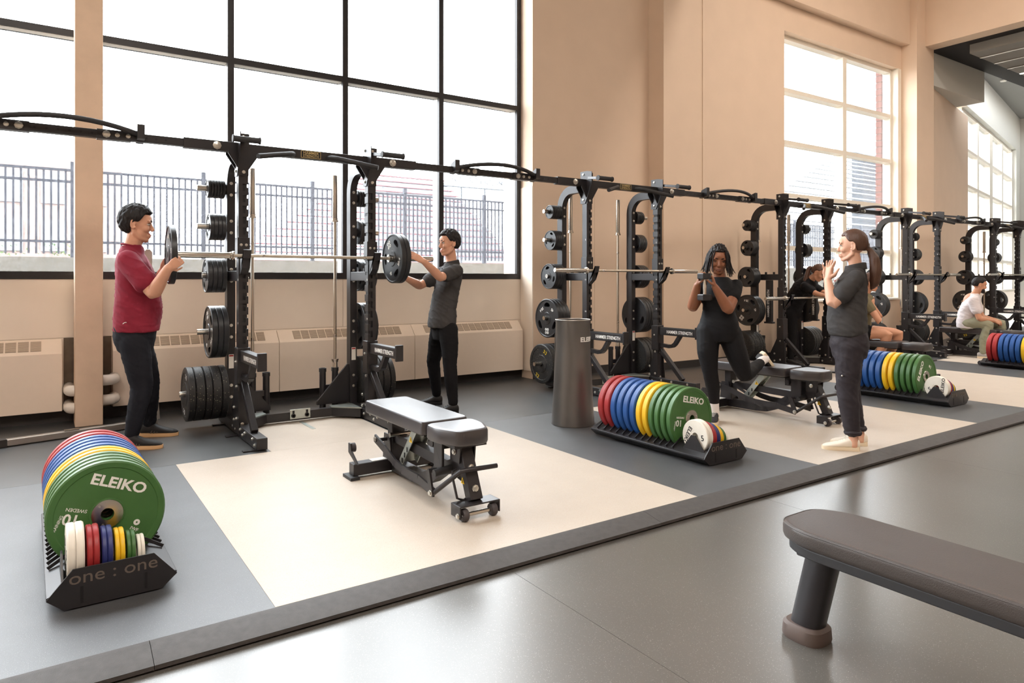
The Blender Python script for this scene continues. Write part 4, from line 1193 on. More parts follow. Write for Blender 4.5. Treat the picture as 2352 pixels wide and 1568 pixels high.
    wb_.build('wheel_yoke', 'bench_black', t, bevel=0.003)
    for s_ in (-1, 1):
        MB().lathe([(0.010, -0.016), (0.030, -0.016), (0.034, -0.010), (0.034, 0.010), (0.030, 0.016), (0.010, 0.016), (0.010, -0.016)], (s_ * 0.088, -0.64, 0.034), 'x', 22).build('wheel', 'wheel_rubber', t)
    MB().cyl((-0.10, -0.64, 0.034), (0.10, -0.64, 0.034), 0.011, 12).build('axle', 'chrome', t)
    bolt(t, (-0.125, -0.64, 0.034), '-x', 0.012)
    return t
BX = [(1.90, 3.76, 0.0), (5.62, 4.02, R(3)), (9.08, 4.75, 0.0), (12.50, 4.95, 0.0), (15.9, 4.9, 0.0)]
BL = ['black padded adjustable bench on the nearest beige platform',
      'black padded adjustable bench under the raised foot of the woman with the dumbbell',
      'black adjustable bench under the girl with bare legs',
      'black adjustable bench under the seated man in the light tee',
      'black adjustable bench at the farthest rack']
b0 = build_bench(thing('adjustable_bench', BL[0], 'bench', (BX[0][0], BX[0][1], 0), BX[0][2], 'adjustable benches'))
for i in range(1, 5):
    c = copy_tree(b0); c.location = (BX[i][0], BX[i][1], 0); c.rotation_euler = (0, 0, BX[i][2]); c['label'] = BL[i]
# the bench on the near vinyl floor
fb = thing('flat_bench', 'brown-black flat bench with stitched pad, nearest at lower right', 'bench', (2.315, 0.83, ZL), 0)
pp = rounded([(-0.165, -0.72), (0.165, -0.72), (0.165, 0.59), (0.105, 0.70), (-0.105, 0.70), (-0.165, 0.59)], 0.06, 6)
pad = pad_mesh(pp, 0.388, 0.446, 0.016).build('pad', 'pad_brown', fb)
ring = [Vector((x_, y_)) for x_, y_ in pp]
def inset(q, s): return (q.x * (1 - s / 0.165), q.y * (1 - s / 0.7))
MB().tube([(*inset(q, 0.003), 0.4405) for q in ring], 0.0026, 6, closed=True).build('seam_piping', 'pad_brown', pad)
stitch = None
for k in range(100):
    y_ = 0.57 - k * 0.0125
    s_ = MB().box(-0.0035, 0.0035, -0.0036, 0.0036, 0, 0.0016).build('stitch', 'foot_rubber', pad) if stitch is None else share('stitch', stitch, pad)
    stitch = stitch or s_
    s_.location = (-0.1475, y_, 0.4452)
MB().prism(rounded([(-0.160, -0.70), (0.160, -0.70), (0.160, 0.57), (0.10, 0.675), (-0.10, 0.675), (-0.160, 0.57)], 0.05, 4), 0.355, 0.389, 'xy').build('pad_base', 'grip_rubber', fb, bevel=0.004)
MB().box(-0.085, 0.085, -0.66, 0.645, 0.322, 0.356).build('spine', 'bench_black', fb, bevel=0.008)
for ya, yb_ in ((0.585, 0.655), (-0.585, -0.655)):
    mb = MB()
    rows = []
    for f_ in range(2):
        yy = (ya, yb_)[f_]; zz_ = (0.33, 0.03)[f_]
        for k in range(24):
            a = 2 * pi * k / 24
            e_ = 0.75
            rows.append((0.050 * abs(cos(a)) ** e_ * (1 if cos(a) > 0 else -1), yy + 0.058 * abs(sin(a)) ** e_ * (1 if sin(a) > 0 else -1), zz_))
    mb.add(rows, [(k, (k + 1) % 24, 24 + (k + 1) % 24, 24 + k) for k in range(24)] + [tuple(reversed(range(24))), tuple(range(24, 48))], True)
    mb.build('leg', 'bench_black', fb, bevel=0)
    fp = MB(); rows = []
    for r_, zz_ in ((1.0, 0.0), (1.04, 0.01), (1.0, 0.048), (0.86, 0.058)):
        for k in range(24):
            a = 2 * pi * k / 24; e_ = 0.7
            rows.append((0.068 * r_ * abs(cos(a)) ** e_ * (1 if cos(a) > 0 else -1), yb_ + 0.078 * r_ * abs(sin(a)) ** e_ * (1 if sin(a) > 0 else -1), zz_))
    fp.add(rows, [(i * 24 + k, i * 24 + (k + 1) % 24, (i + 1) * 24 + (k + 1) % 24, (i + 1) * 24 + k) for i in range(3) for k in range(24)] + [tuple(reversed(range(24))), tuple(range(72, 96))], True)
    fp.build('rubber_foot', 'foot_rubber', fb)

# ------------------------------------------------------------------ people
def remeshed(mb, name, voxel, iters=4, disp=None):
    me = mb.mesh(name)
    ob = bpy.data.objects.new('tmp_body', me); COL.objects.link(ob)
    m = ob.modifiers.new('r', 'REMESH'); m.mode = 'VOXEL'; m.voxel_size = voxel; m.use_smooth_shade = True
    s = ob.modifiers.new('s', 'SMOOTH'); s.factor = 0.5; s.iterations = iters
    dg = bpy.context.evaluated_depsgraph_get(); dg.update()
    out = bpy.data.meshes.new_from_object(ob.evaluated_get(dg))
    bpy.data.objects.remove(ob); bpy.data.meshes.remove(me)
    out.name = name
    out.materials.clear()
    if disp:
        ns = [v.normal.copy() for v in out.vertices]
        for v, n in zip(out.vertices, ns): v.co += n * disp(v.co)
    out.polygons.foreach_set('use_smooth', [True] * len(out.polygons))
    return out
def loft(mb, secs, seg=28, power=2.3):
    """secs: (centre, side vector, front vector) with the half sizes as vector lengths"""
    vs_ = []; fs_ = []
    for c, s, f in secs:
        for k in range(seg):
            t = 2 * pi * k / seg
            cs_, sn = cos(t), sin(t)
            e = 2.0 / power
            vs_.append(Vector(c) + Vector(s) * (abs(cs_) ** e * (1 if cs_ >= 0 else -1)) + Vector(f) * (abs(sn) ** e * (1 if sn >= 0 else -1)))
    n = len(secs)
    for i in range(n - 1):
        for k in range(seg): fs_.append((i * seg + k, i * seg + (k + 1) % seg, (i + 1) * seg + (k + 1) % seg, (i + 1) * seg + k))
    fs_.append(tuple(reversed(range(seg)))); fs_.append(tuple((n - 1) * seg + k for k in range(seg)))
    mb.add(vs_, fs_, True)
def limb(mb, pts, rs, sub=5, seg=16):
    """tapered round limb with soft joints"""
    P = [Vector(p) for p in pts]; out = []; R_ = []
    for i in range(len(P) - 1):
        for k in range(sub):
            t = k / sub
            p0 = P[max(i - 1, 0)]; p1 = P[i]; p2 = P[i + 1]; p3 = P[min(i + 2, len(P) - 1)]
            lin_ = p1.lerp(p2, t)
            cat = 0.5 * ((2 * p1) + (p2 - p0) * t + (2 * p0 - 5 * p1 + 4 * p2 - p3) * t * t + (3 * p1 - p0 - 3 * p2 + p3) * t ** 3)
            out.append(lin_.lerp(cat, 0.35)); R_.append(rs[i] * (1 - t) + rs[i + 1] * t)
    out.append(P[-1]); R_.append(rs[-1])
    mb.tube(out, R_, seg)
    mb.ball(P[0], rs[0]); mb.ball(P[-1], rs[-1])
def hand(mb, wrist, d, palm, s=1.0, curl=(0.35, 0.4, 0.3), thumb_side=1, spread=0.06, thumb_curl=0.3, fingers=None):
    """d: finger direction, palm: direction the palm faces, thumb_side: +1 if the thumb is towards d x palm"""
    d = Vector(d).normalized(); palm = Vector(palm); palm = (palm - d * palm.dot(d)).normalized()
    x = d.cross(palm).normalized() * thumb_side
    w = Vector(wrist)
    loft(mb, [(w - d * 0.012 * s, x * 0.026 * s, palm * 0.019 * s), (w + d * 0.02 * s, x * 0.030 * s, palm * 0.018 * s), (w + d * 0.055 * s, x * 0.040 * s, palm * 0.015 * s), (w + d * 0.092 * s, x * 0.040 * s, palm * 0.012 * s)], 16, 2.6)
    for i, (off, L, r) in enumerate(((0.031, 0.070, 0.0088), (0.0105, 0.079, 0.0092), (-0.0105, 0.073, 0.0088), (-0.031, 0.057, 0.0078))):
        p = w + d * 0.085 * s + x * off * s
        dir_ = (d + x * (off / 0.031) * spread).normalized()
        pts = [p - dir_ * 0.012 * s, p]
        cur = dir_
        cv = curl if fingers is None else fingers[i]
        for q, frac in enumerate((0.46, 0.30, 0.24)):
            a = cv[q]
            cur = (cur * cos(a) + palm * sin(a)).normalized()
            pn = Vector(pts[-1]) + cur * (L * frac * s)
            palm_q = palm
            pts.append(pn)
            # rotate the reference so that further curl keeps turning
            palm = (palm - cur * palm.dot(cur)).normalized()
        mb.tube(pts, [r * s, r * s, r * 0.95 * s, r * 0.9 * s, r * 0.78 * s], 10)
        mb.ball(pts[-1], r * 0.78 * s, seg=10, rings=6)
        palm = (Vector(x).cross(d) * thumb_side).normalized()
        if palm.dot(Vector(palm_q)) < -0.99: palm = -palm
    b = w + d * 0.022 * s + x * 0.026 * s + palm * 0.006 * s
    t1 = (d * 0.55 + x * 0.75 + palm * 0.35 * (1 + thumb_curl)).normalized()
    t2 = (d * 0.85 + x * 0.25 + palm * (0.3 + thumb_curl)).normalized()
    pts = [b - t1 * 0.01 * s, b + t1 * 0.035 * s, b + t1 * 0.035 * s + t2 * 0.03 * s, b + t1 * 0.035 * s + t2 * 0.055 * s]
    mb.tube(pts, [0.014 * s, 0.0115 * s, 0.010 * s, 0.008 * s], 10); mb.ball(pts[-1], 0.008 * s, seg=10, rings=6)

def head_frame(c, f, pitch=0.0, tilt=0.0):
    f = Vector((f[0], f[1], 0)).normalized(); u = Vector((0, 0, 1)); l = u.cross(f)
    M = Matrix((f, l, u)).transposed()
    M = M @ Matrix.Rotation(pitch, 3, 'Y') @ Matrix.Rotation(tilt, 3, 'X')
    return M, Vector(c)
def head(mb, M, c, s=1.0, fem=False, smile=False):
    def P(p): return c + M @ (Vector(p) * s)
    def E(p, r, rot=None): mb.ball(P(p), r[0] * s, r[1] * s, r[2] * s, M if rot is None else M @ rot, 20, 14)
    jw = 0.86 if fem else 1.0
    E((-0.012, 0, 0.040), (0.098, 0.075, 0.096))
    E((0.028, 0, 0.012), (0.060, 0.062, 0.082))
    E((0.026, 0, -0.048), (0.056, 0.054 * (0.95 if fem else 1), 0.060))
    E((0.064, 0, -0.097), (0.021, 0.026 * jw, 0.018))
    E((0.040, 0, -0.080), (0.036, 0.040 * jw, 0.028))
    E((0.078, 0, -0.066), (0.018, 0.028, 0.022))
    E((0.066, 0, 0.045), (0.028, 0.050, 0.036))
    for sd in (-1, 1):
        mb.tube([P((-0.008, sd * 0.058, -0.030)), P((-0.002, sd * 0.055, -0.058)), P((0.030, sd * 0.040 * (0.96 if fem else 1.04), -0.086)), P((0.062, sd * 0.014, -0.101))], [0.016 * s, 0.016 * s, 0.016 * s, 0.014 * s], 12)
        E((0.058, sd * 0.034, -0.022), (0.028, 0.024, 0.026))
        E((0.098, sd * 0.0105, -0.029), (0.009, 0.0075, 0.007))
        E((0.080, sd * 0.032, 0.030), (0.011, 0.024, 0.009 if fem else 0.011))
        # ear: bowl with a raised rim
        E((-0.010, sd * 0.074, -0.002), (0.015, 0.006, 0.026), Matrix.Rotation(sd * 0.25, 3, 'Z'))
        rim = []
        for k in range(10):
            t = -0.6 + k * (4.6 / 9)
            rim.append(P((-0.012 - 0.018 * sin(t) * 0.9 + 0.004, sd * (0.080 + 0.004 * sin(t)), 0.002 + 0.031 * cos(t))))
        mb.tube(rim, 0.0055 * s, 8); mb.ball(rim[-1], 0.007 * s, seg=10, rings=6); mb.ball(rim[0], 0.0055 * s, seg=10, rings=6)
    a = P((0.082, 0, 0.022)); b = P((0.103, 0, -0.021)); b2 = P((0.098, 0, -0.030))
    mb.tube([a, a.lerp(b, 0.5), b], [0.009 * s, 0.0095 * s, 0.0115 * s], 12); mb.ball(b, 0.0118 * s); mb.ball(b2, 0.009 * s)
def face_parts(parent, M, c, s, lipm, browm, closed=False, smile=False):
    def at(p): return c + M @ (Vector(p) * s)
    for sd in (-1, 1):
        e = MB().ball(at((0.0745, sd * 0.0315, 0.009)), 0.0140 * s, 0.0150 * s, (0.004 if closed else (0.0058 if smile else 0.0072)) * s, M, 14, 10).build('eye', 'iris_dark' if closed else 'eye_white', parent)
        if not closed: MB().ball(at((0.0850, sd * 0.0315, 0.009)), 0.0042 * s, 0.0062 * s, (0.0052 if smile else 0.0062) * s, M, 12, 8).build('iris', 'iris_dark', e)
        MB().tube([at((0.0915, sd * 0.014, 0.031)), at((0.0905, sd * 0.031, 0.036)), at((0.074, sd * 0.052, 0.030))], [0.0036 * s, 0.0040 * s, 0.002 * s], 8).build('eyebrow', 'brow' if browm == 'hair_black' else 'brow_brown', parent)
        if not closed: MB().tube([at((0.0865, sd * 0.017, 0.0125)), at((0.0885, sd * 0.0315, 0.0165)), at((0.075, sd * 0.048, 0.0125))], 0.0020 * s, 6).build('eyelid', 'brow', parent)
    k = 0.012 if smile else 0.003
    ml = MB(); ml.tube([at((0.078, -0.028, -0.060 + k)), at((0.0915, -0.013, -0.0605)), at((0.0955, 0, -0.0595)), at((0.0915, 0.013, -0.0605)), at((0.078, 0.028, -0.060 + k))], [0.0018 * s, 0.0036 * s, 0.0042 * s, 0.0036 * s, 0.0018 * s], 8)
    ml.build('upper_lip', lipm, parent)
    ml = MB(); ml.tube([at((0.078, -0.027, -0.062 + k)), at((0.0905, -0.013, -0.070)), at((0.0935, 0, -0.072)), at((0.0905, 0.013, -0.070)), at((0.078, 0.027, -0.062 + k))], [0.0018 * s, 0.0038 * s, 0.0045 * s, 0.0038 * s, 0.0018 * s], 8)
    ml.build('lower_lip', lipm, parent)
    if smile:
        MB().tube([at((0.083, -0.020, -0.058)), at((0.0935, 0, -0.0655)), at((0.083, 0.020, -0.058))], [0.002 * s, 0.0042 * s, 0.002 * s], 8).build('teeth', 'eye_white', parent)
def smooth01(x): x = max(0.0, min(1.0, x)); return x * x * (3 - 2 * x)
def hair_cap(parent, M, c, s, m, thick=0.10, front=0.42, side=0.0, back=-0.72, fringe=0.05, rough=0.02, seed=0):
    NU, NV = 120, 84
    vs_ = []; fs_ = []
    c0 = Vector((-0.010, 0, 0.036)); rad = Vector((0.101, 0.078, 0.103))
    for i in range(NV + 1):
        ph = pi * i / NV
        for k in range(NU):
            th = 2 * pi * k / NU
            d = Vector((sin(ph) * cos(th), sin(ph) * sin(th), cos(ph)))
            hx = d.x / max(1e-4, math.hypot(d.x, d.y))
            if hx > 0.25: zt = side + (front - side) * smooth01((hx - 0.25) / 0.5)
            else: zt = back + (side - back) * smooth01((hx + 0.40) / 0.5)
            g = smooth01((d.z - zt + 0.07) / 0.14)
            kk = -0.14 + (0.14 + thick + fringe * max(0, d.x) * max(0, d.z + 0.2)) * g
            nz = noise.noise(Vector((d.x * 7 + seed, d.y * 7, d.z * 4))) * rough * 2 + noise.noise(Vector((th * 9, seed, d.z * 3))) * rough
            kk += nz * g
            q = c0 + Vector((d.x * rad.x, d.y * rad.y, d.z * rad.z)) * (1 + kk)
            vs_.append(c + M @ (q * s))
    for i in range(NV):
        for k in range(NU): fs_.append((i * NU + k, (i + 1) * NU + k, (i + 1) * NU + (k + 1) % NU, i * NU + (k + 1) % NU))
    mb = MB().add(vs_, fs_, True)
    me = mb.mesh('hair'); me.polygons.foreach_set('use_smooth', [True] * len(me.polygons))
    return link('hair', me, m, parent, smooth=False)
def shoe(parent, heel, toe, up_m, sole_m, L=0.28, tilt=None, laces='print_white', stripes=None, hi=1.0, name='shoe'):
    heel = Vector(heel); f = (Vector(toe) - heel).normalized()
    u = Vector((0, 0, 1)) if tilt is None else Vector(tilt)
    u = (u - f * u.dot(f)).normalized(); sd = u.cross(f)
    def P(x, y, z): return heel + f * (x * L / 0.28) + sd * y + u * z
    secs = []
    for x, w, h0, h1 in ((0.0, 0.026, 0.025, 0.075), (0.012, 0.033, 0.02, 0.092), (0.05, 0.037, 0.018, 0.098), (0.09, 0.038, 0.018, 0.092), (0.12, 0.040, 0.018, 0.078), (0.16, 0.044, 0.018, 0.062), (0.20, 0.046, 0.018, 0.052), (0.24, 0.041, 0.018, 0.043), (0.265, 0.030, 0.018, 0.035), (0.277, 0.014, 0.02, 0.028)):
        h1 *= hi
        secs.append((P(x, 0, (h0 + h1) / 2), sd * w, u * ((h1 - h0) / 2)))
    mb = MB(); loft(mb, secs, 20, 2.4)
    o = mb.build(name, up_m, parent)
    out = [(0.0, 0.022), (0.008, 0.033), (0.04, 0.040), (0.09, 0.038), (0.14, 0.042), (0.19, 0.049), (0.235, 0.045), (0.265, 0.032), (0.282, 0.012)]
    ring = [(x, w) for x, w in out] + [(x, -w) for x, w in reversed(out)]
    n = len(ring)
    vs_ = []
    for z, k in ((0.0, 0.97), (0.012, 1.03), (0.026, 1.0)):
        for x, w in ring: vs_.append(P(x, w * k, z + (0.008 if x < 0.03 and z > 0.02 else 0)))
    fs_ = [tuple(reversed(range(n))), tuple(range(2 * n, 3 * n))] + [(i * n + k, i * n + (k + 1) % n, (i + 1) * n + (k + 1) % n, (i + 1) * n + k) for i in range(2) for k in range(n)]
    MB().add(vs_, fs_, True).build('sole', sole_m, o)
    for q in range(4):
        x = 0.105 + q * 0.018; z = 0.088 - q * 0.0085
        MB().tube([P(x, -0.022, z - 0.010), P(x + 0.004, 0, z + 0.001), P(x, 0.022, z - 0.010)], 0.003, 6).build('lace', laces, o)
    if stripes:
        for q in range(3):
            for sg in (-1, 1):
                a = P(0.085 + q * 0.022, sg * 0.0405, 0.03); b = P(0.075 + q * 0.022 + 0.03, sg * 0.033, 0.062)
                MB().beam(a, b, 0.004, 0.008, u).build('stripe', stripes, o)
    return o

class Frame:
    """body frame: a = towards the right of the viewer, b = away, z = up"""
    def __init__(s, x, y):
        s.o = Vector((x, y, 0)); w = Vector((x, y, 0)).normalized(); s.w = w; s.r = Vector((w.y, -w.x, 0))
    def __call__(s, a, b, z): return s.o + s.r * a + s.w * b + Vector((0, 0, z))
    def d(s, a, b, z=0): return (s.r * a + s.w * b + Vector((0, 0, z)))
def fold(amp, fx=9, fz=22, seed=0):
    def f(p):
        q = Vector((p.x * fx + seed, p.y * fx, p.z * fz * 0.35 + p.x * 6))
        w = noise.noise(q) * 0.6 + noise.noise(Vector((p.x * 14 + p.z * 16, p.y * 14 - p.z * 10, seed))) * 0.5
        rg = 1 - abs(noise.noise(Vector((p.x * 11 + p.z * 13 + seed, p.y * 11 - p.z * 13, p.z * 9)))) * 2.4
        return amp * (w * 0.9 + max(0.0, rg) ** 3 * 0.55)
    return f
def secs_from(F, fr, rows):
    """rows: (a, b, z, half side, half front)"""
    fr = fr.normalized(); sd = Vector((0, 0, 1)).cross(fr)
    return [(F(a, b, z), sd * hs, fr * hf) for a, b, z, hs, hf in rows]
def person(label, loc, skin, mesh):
    o = link('person', mesh, skin, None, smooth=False)
    tag(o, label, 'person')
    return o

# ---- man in the maroon tee, holding a plate at the bar end
F = Frame(0.58, 5.98); fr = F.d(1, -0.05)
sk = MB()
M_, hc = head_frame(F(-0.006, 0, 1.682), F.d(1, -0.12), R(5)); hs = 1.12
head(sk, M_, hc, hs)
limb(sk, [F(-0.035, 0, 1.46), F(-0.03, 0, 1.53), F(-0.012, 0, 1.60)], [0.070, 0.062, 0.060])
loft(sk, secs_from(F, fr, [(-0.02, 0, 0.80, 0.14, 0.10), (-0.0, 0, 1.05, 0.14, 0.11), (-0.01, 0, 1.3, 0.15, 0.10), (-0.03, 0, 1.44, 0.12, 0.07)]))
Rs, Re, Rw = F(-0.06, -0.175, 1.40), F(0.105, -0.31, 1.165), F(0.195, -0.452, 1.345)
Ls, Le, Lw = F(-0.03, 0.185, 1.40), F(0.12, 0.22, 1.16), F(0.175, 0.045, 1.33)
limb(sk, [Rs, Rs.lerp(Re, 0.5), Re, Re.lerp(Rw, 0.3), Rw], [0.060, 0.056, 0.049, 0.050, 0.032])
limb(sk, [Ls, Ls.lerp(Le, 0.5), Le, Le.lerp(Lw, 0.3), Lw], [0.060, 0.056, 0.049, 0.050, 0.032])
pc = Vector((0.80, 5.725, 1.4515))
hd = Vector((0.815, 5.50, 1.44))
hand(sk, Rw, Vector((0.78, 0.02, 0.62)), Vector((-0.1, 1, 0.1)), 1.0, (0.55, 0.95, 0.7), -1)
hd2 = Vector((0.80, 5.955, 1.43))
hand(sk, Lw, (hd2 - Lw), Vector((0.2, -1, 0.1)), 1.0, (0.25, 0.6, 0.5), 1)
p1 = person('man in a maroon tee and black trousers lifting a plate to the bar', None, 'skin_light', remeshed(sk, 'person', 0.0058, 4))
face_parts(p1, M_, hc, hs, 'lip_rose', 'hair_black', False, True)
hair_cap(p1, M_, hc, hs, 'hair_black', 0.095, 0.40, -0.16, -0.92, 0.09, 0.034, 1)
sh = MB()
loft(sh, secs_from(F, fr, [(-0.005, 0, 0.868, 0.185, 0.158), (0.0, 0, 0.95, 0.185, 0.162), (0.008, 0, 1.06, 0.183, 0.165), (0.005, 0, 1.18, 0.185, 0.155), (-0.01, 0, 1.30, 0.198, 0.138), (-0.03, 0, 1.40, 0.185, 0.115), (-0.04, 0, 1.455, 0.13, 0.09), (-0.037, 0, 1.50, 0.088, 0.080), (-0.034, 0, 1.525, 0.074, 0.072)]))
for a, b in ((Rs, Re), (Ls, Le)):
    limb(sh, [a, a.lerp(b, 0.35), a.lerp(b, 0.66)], [0.080, 0.082, 0.082]); 
o = link('shirt', remeshed(sh, 'shirt', 0.009, 5, fold(0.009, 8, 20, 3)), 'tee_maroon', p1, smooth=False)
MB().tube([F(-0.033, 0, 1.520) + F.d(0.074 * cos(t), 0.073 * sin(t), -0.016 * cos(t)) for t in [2 * pi * k / 24 for k in range(24)]], 0.007, 8, closed=True).build('collar_band', 'tee_maroon', o)
lm = [F(-0.075, -0.165, 0.925) + F.d(0.022 * cos(t), -0.004, 0.022 * sin(t)) for t in [pi * k / 8 - 0.1 for k in range(8)]]
MB().tube(lm, 0.003, 6).build('chest_logo', 'print_white', o)
tr = MB()
loft(tr, secs_from(F, fr, [(-0.015, 0, 0.72, 0.15, 0.12), (-0.018, 0, 0.82, 0.172, 0.145), (-0.012, 0, 0.90, 0.172, 0.148), (-0.01, 0, 0.94, 0.168, 0.14)]))
limb(tr, [F(-0.02, -0.085, 0.80), F(0.005, -0.10, 0.62), F(0.03, -0.105, 0.45), F(0.0, -0.12, 0.30), F(-0.035, -0.135, 0.115)], [0.108, 0.096, 0.076, 0.068, 0.050])
limb(tr, [F(-0.01, 0.085, 0.80), F(0.045, 0.13, 0.62), F(0.085, 0.18, 0.45), F(0.085, 0.22, 0.30), F(0.085, 0.265, 0.115)], [0.106, 0.095, 0.076, 0.066, 0.050])
link('trousers', remeshed(tr, 'trousers', 0.009, 4, fold(0.006, 7, 26, 5)), 'pants_navy', p1, smooth=False)
shoe(p1, F(-0.105, -0.125, 0), F(0.14, -0.20, 0), 'shoe_black', 'sole_tan', 0.285, None, 'shoe_black', 'foot_rubber', 1.22)
shoe(p1, F(0.02, 0.285, 0), F(0.27, 0.21, 0), 'shoe_black', 'sole_tan', 0.285, None, 'shoe_black', 'foot_rubber', 1.22)

# ---- young man in the grey polo
F = Frame(3.20, 5.90); fr = F.d(-0.94, -0.34)
sk = MB()
M_, hc = head_frame(F(0.050, -0.02, 1.607), F.d(-0.90, -0.44), R(2)); hs = 1.0
head(sk, M_, hc, hs)
limb(sk, [F(0.075, 0, 1.40), F(0.07, 0, 1.46), F(0.06, -0.01, 1.53)], [0.062, 0.052, 0.052])
loft(sk, secs_from(F, fr, [(0.0, 0, 0.80, 0.12, 0.085), (0.02, 0, 1.05, 0.12, 0.08), (0.05, 0, 1.25, 0.13, 0.08), (0.07, 0, 1.38, 0.10, 0.06)]))
Ls, Le, Lw = F(0.115, -0.15, 1.345), F(-0.035, -0.34, 1.285), Vector((2.79, 5.52, 1.425))
Rs, Re, Rw = F(-0.005, 0.155, 1.33), F(-0.235, 0.06, 1.205), Vector((2.80, 5.90, 1.275))
limb(sk, [Ls, Ls.lerp(Le, 0.5), Le, Le.lerp(Lw, 0.3), Lw], [0.050, 0.046, 0.041, 0.042, 0.027])
limb(sk, [Rs, Rs.lerp(Re, 0.5), Re, Re.lerp(Rw, 0.3), Rw], [0.050, 0.046, 0.041, 0.042, 0.027])
hand(sk, Lw, Vector((2.655, 5.55, 1.50)) - Lw, Vector((-0.35, 0.9, -0.35)), 1.0, (0.15, 0.30, 0.25), -1, 0.16)
hand(sk, Rw, Vector((2.67, 5.92, 1.33)) - Rw, Vector((-0.35, -0.9, 0)), 1.0, (0.2, 0.4, 0.3), 1, 0.1)
p2 = person('young man in a grey polo pushing two plates onto the bar', None, 'skin_light', remeshed(sk, 'person', 0.0056, 4))
face_parts(p2, M_, hc, hs, 'lip_rose', 'hair_black', False, True)
hair_cap(p2, M_, hc, hs, 'hair_black', 0.11, 0.44, -0.12, -0.78, 0.07, 0.036, 4)
sh = MB()
loft(sh, secs_from(F, fr, [(-0.02, 0, 0.80, 0.165, 0.125), (-0.018, 0, 0.86, 0.168, 0.128), (-0.01, 0, 0.98, 0.155, 0.118), (0.015, 0, 1.12, 0.158, 0.115), (0.045, 0, 1.24, 0.172, 0.112), (0.06, 0, 1.33, 0.165, 0.10), (0.07, 0, 1.39, 0.12, 0.078), (0.074, 0, 1.425, 0.070, 0.066)]))
for a, b in ((Ls, Le), (Rs, Re)): limb(sh, [a, a.lerp(b, 0.3), a.lerp(b, 0.62)], [0.064, 0.066, 0.068])
o = link('polo_shirt', remeshed(sh, 'polo_shirt', 0.009, 4, fold(0.009, 9, 14, 9)), 'polo_grey', p2, smooth=False)
cl = []
for k in range(25):
    t = 2 * pi * k / 24 * 0.86 + 0.44
    cl.append((t, 0.073))
fn = fr.normalized(); sdn = Vector((0, 0, 1)).cross(fn)
def collar(parent, c, fn, sdn, r0, r1, h, m, gap=0.42):
    vs_ = []; fs_ = []
    n = 26
    for k in range(n):
        t = gap + (2 * pi - 2 * gap) * k / (n - 1)
        d = fn * cos(t) + sdn * sin(t)
        drop = 0.012 * (1 + cos(t)) / 2
        for rr, zz_ in ((r0, 0.0), (r0 * 1.03, h), (r1, h * 0.92), (r1 * 1.12, -0.012), (r1 * 1.05, -0.016)):
            vs_.append(c + d * rr + Vector((0, 0, zz_ - drop * 2.2)))
    for k in range(n - 1):
        for q in range(4): fs_.append((k * 5 + q, k * 5 + q + 1, (k + 1) * 5 + q + 1, (k + 1) * 5 + q))
    mb = MB().add(vs_, fs_, True)
    ob = mb.build('collar', m, parent)
    s_ = ob.modifiers.new('solid', 'SOLIDIFY'); s_.thickness = 0.004
collar(o, F(0.072, 0, 1.425), fn, sdn, 0.062, 0.074, 0.034, 'polo_grey')
for q in range(3): MB().ball(F(0.06, -0.0, 1.37 - q * 0.045) + fn * (0.085 + q * 0.012), 0.006).build('button', 'print_black', o)
tr = MB()
loft(tr, secs_from(F, fr, [(0.0, 0, 0.68, 0.12, 0.10), (0.0, 0, 0.80, 0.15, 0.11), (-0.005, 0, 0.90, 0.14, 0.10)]))
limb(tr, [F(0.04, -0.085, 0.78), F(0.055, -0.13, 0.60), F(0.055, -0.17, 0.45), F(0.07, -0.20, 0.28), F(0.085, -0.225, 0.11)], [0.095, 0.082, 0.066, 0.060, 0.045])
limb(tr, [F(-0.04, 0.085, 0.78), F(-0.075, 0.15, 0.60), F(-0.105, 0.20, 0.45), F(-0.09, 0.25, 0.28), F(-0.075, 0.29, 0.11)], [0.095, 0.082, 0.066, 0.060, 0.045])
link('trousers', remeshed(tr, 'trousers', 0.009, 4, fold(0.005, 8, 24, 2)), 'pants_black', p2, smooth=False)
shoe(p2, F(0.135, -0.22, 0), F(-0.12, -0.27, 0), 'shoe_black', 'sole_black', 0.27, None, 'shoe_black')
shoe(p2, F(-0.02, 0.305, 0), F(-0.27, 0.26, 0), 'shoe_black', 'sole_black', 0.27, None, 'shoe_black')

# ---- woman in black with the dumbbell, one foot on the bench
F = Frame(4.93, 4.05); fr = F.d(-0.25, -0.97)
sk = MB()
M_, hc = head_frame(F(0.022, -0.02, 1.432), F.d(0.12, -1), R(13), R(-4)); hs = 1.0
head(sk, M_, hc, hs, True)
limb(sk, [F(0.04, 0.02, 1.24), F(0.036, 0.015, 1.30), F(0.026, 0, 1.36)], [0.060, 0.052, 0.050])
loft(sk, secs_from(F, fr, [(0.03, 0, 0.82, 0.14, 0.10), (0.03, 0, 1.0, 0.11, 0.085), (0.035, 0, 1.12, 0.13, 0.095), (0.035, 0.01, 1.22, 0.12, 0.07)]))
Rs, Re, Rw = F(-0.108, 0.02, 1.205), F(-0.195, -0.05, 1.02), F(-0.150, -0.215, 1.215)
Ls, Le, Lw = F(0.172, 0.01, 1.205), F(0.105, -0.16, 1.01), F(-0.005, -0.235, 1.20)
limb(sk, [Rs, Rs.lerp(Re, 0.5), Re, Re.lerp(Rw, 0.35), Rw], [0.046, 0.055, 0.048, 0.046, 0.029])
limb(sk, [Ls, Ls.lerp(Le, 0.5), Le, Le.lerp(Lw, 0.35), Lw], [0.046, 0.057, 0.050, 0.048, 0.029])
dc = F(-0.088, -0.262, 1.285)
hand(sk, Rw, F.d(0.25, -0.05, 1), F.d(1, 0.05, -0.25), 0.92, (0.25, 0.9, 0.6), -1, 0.05)
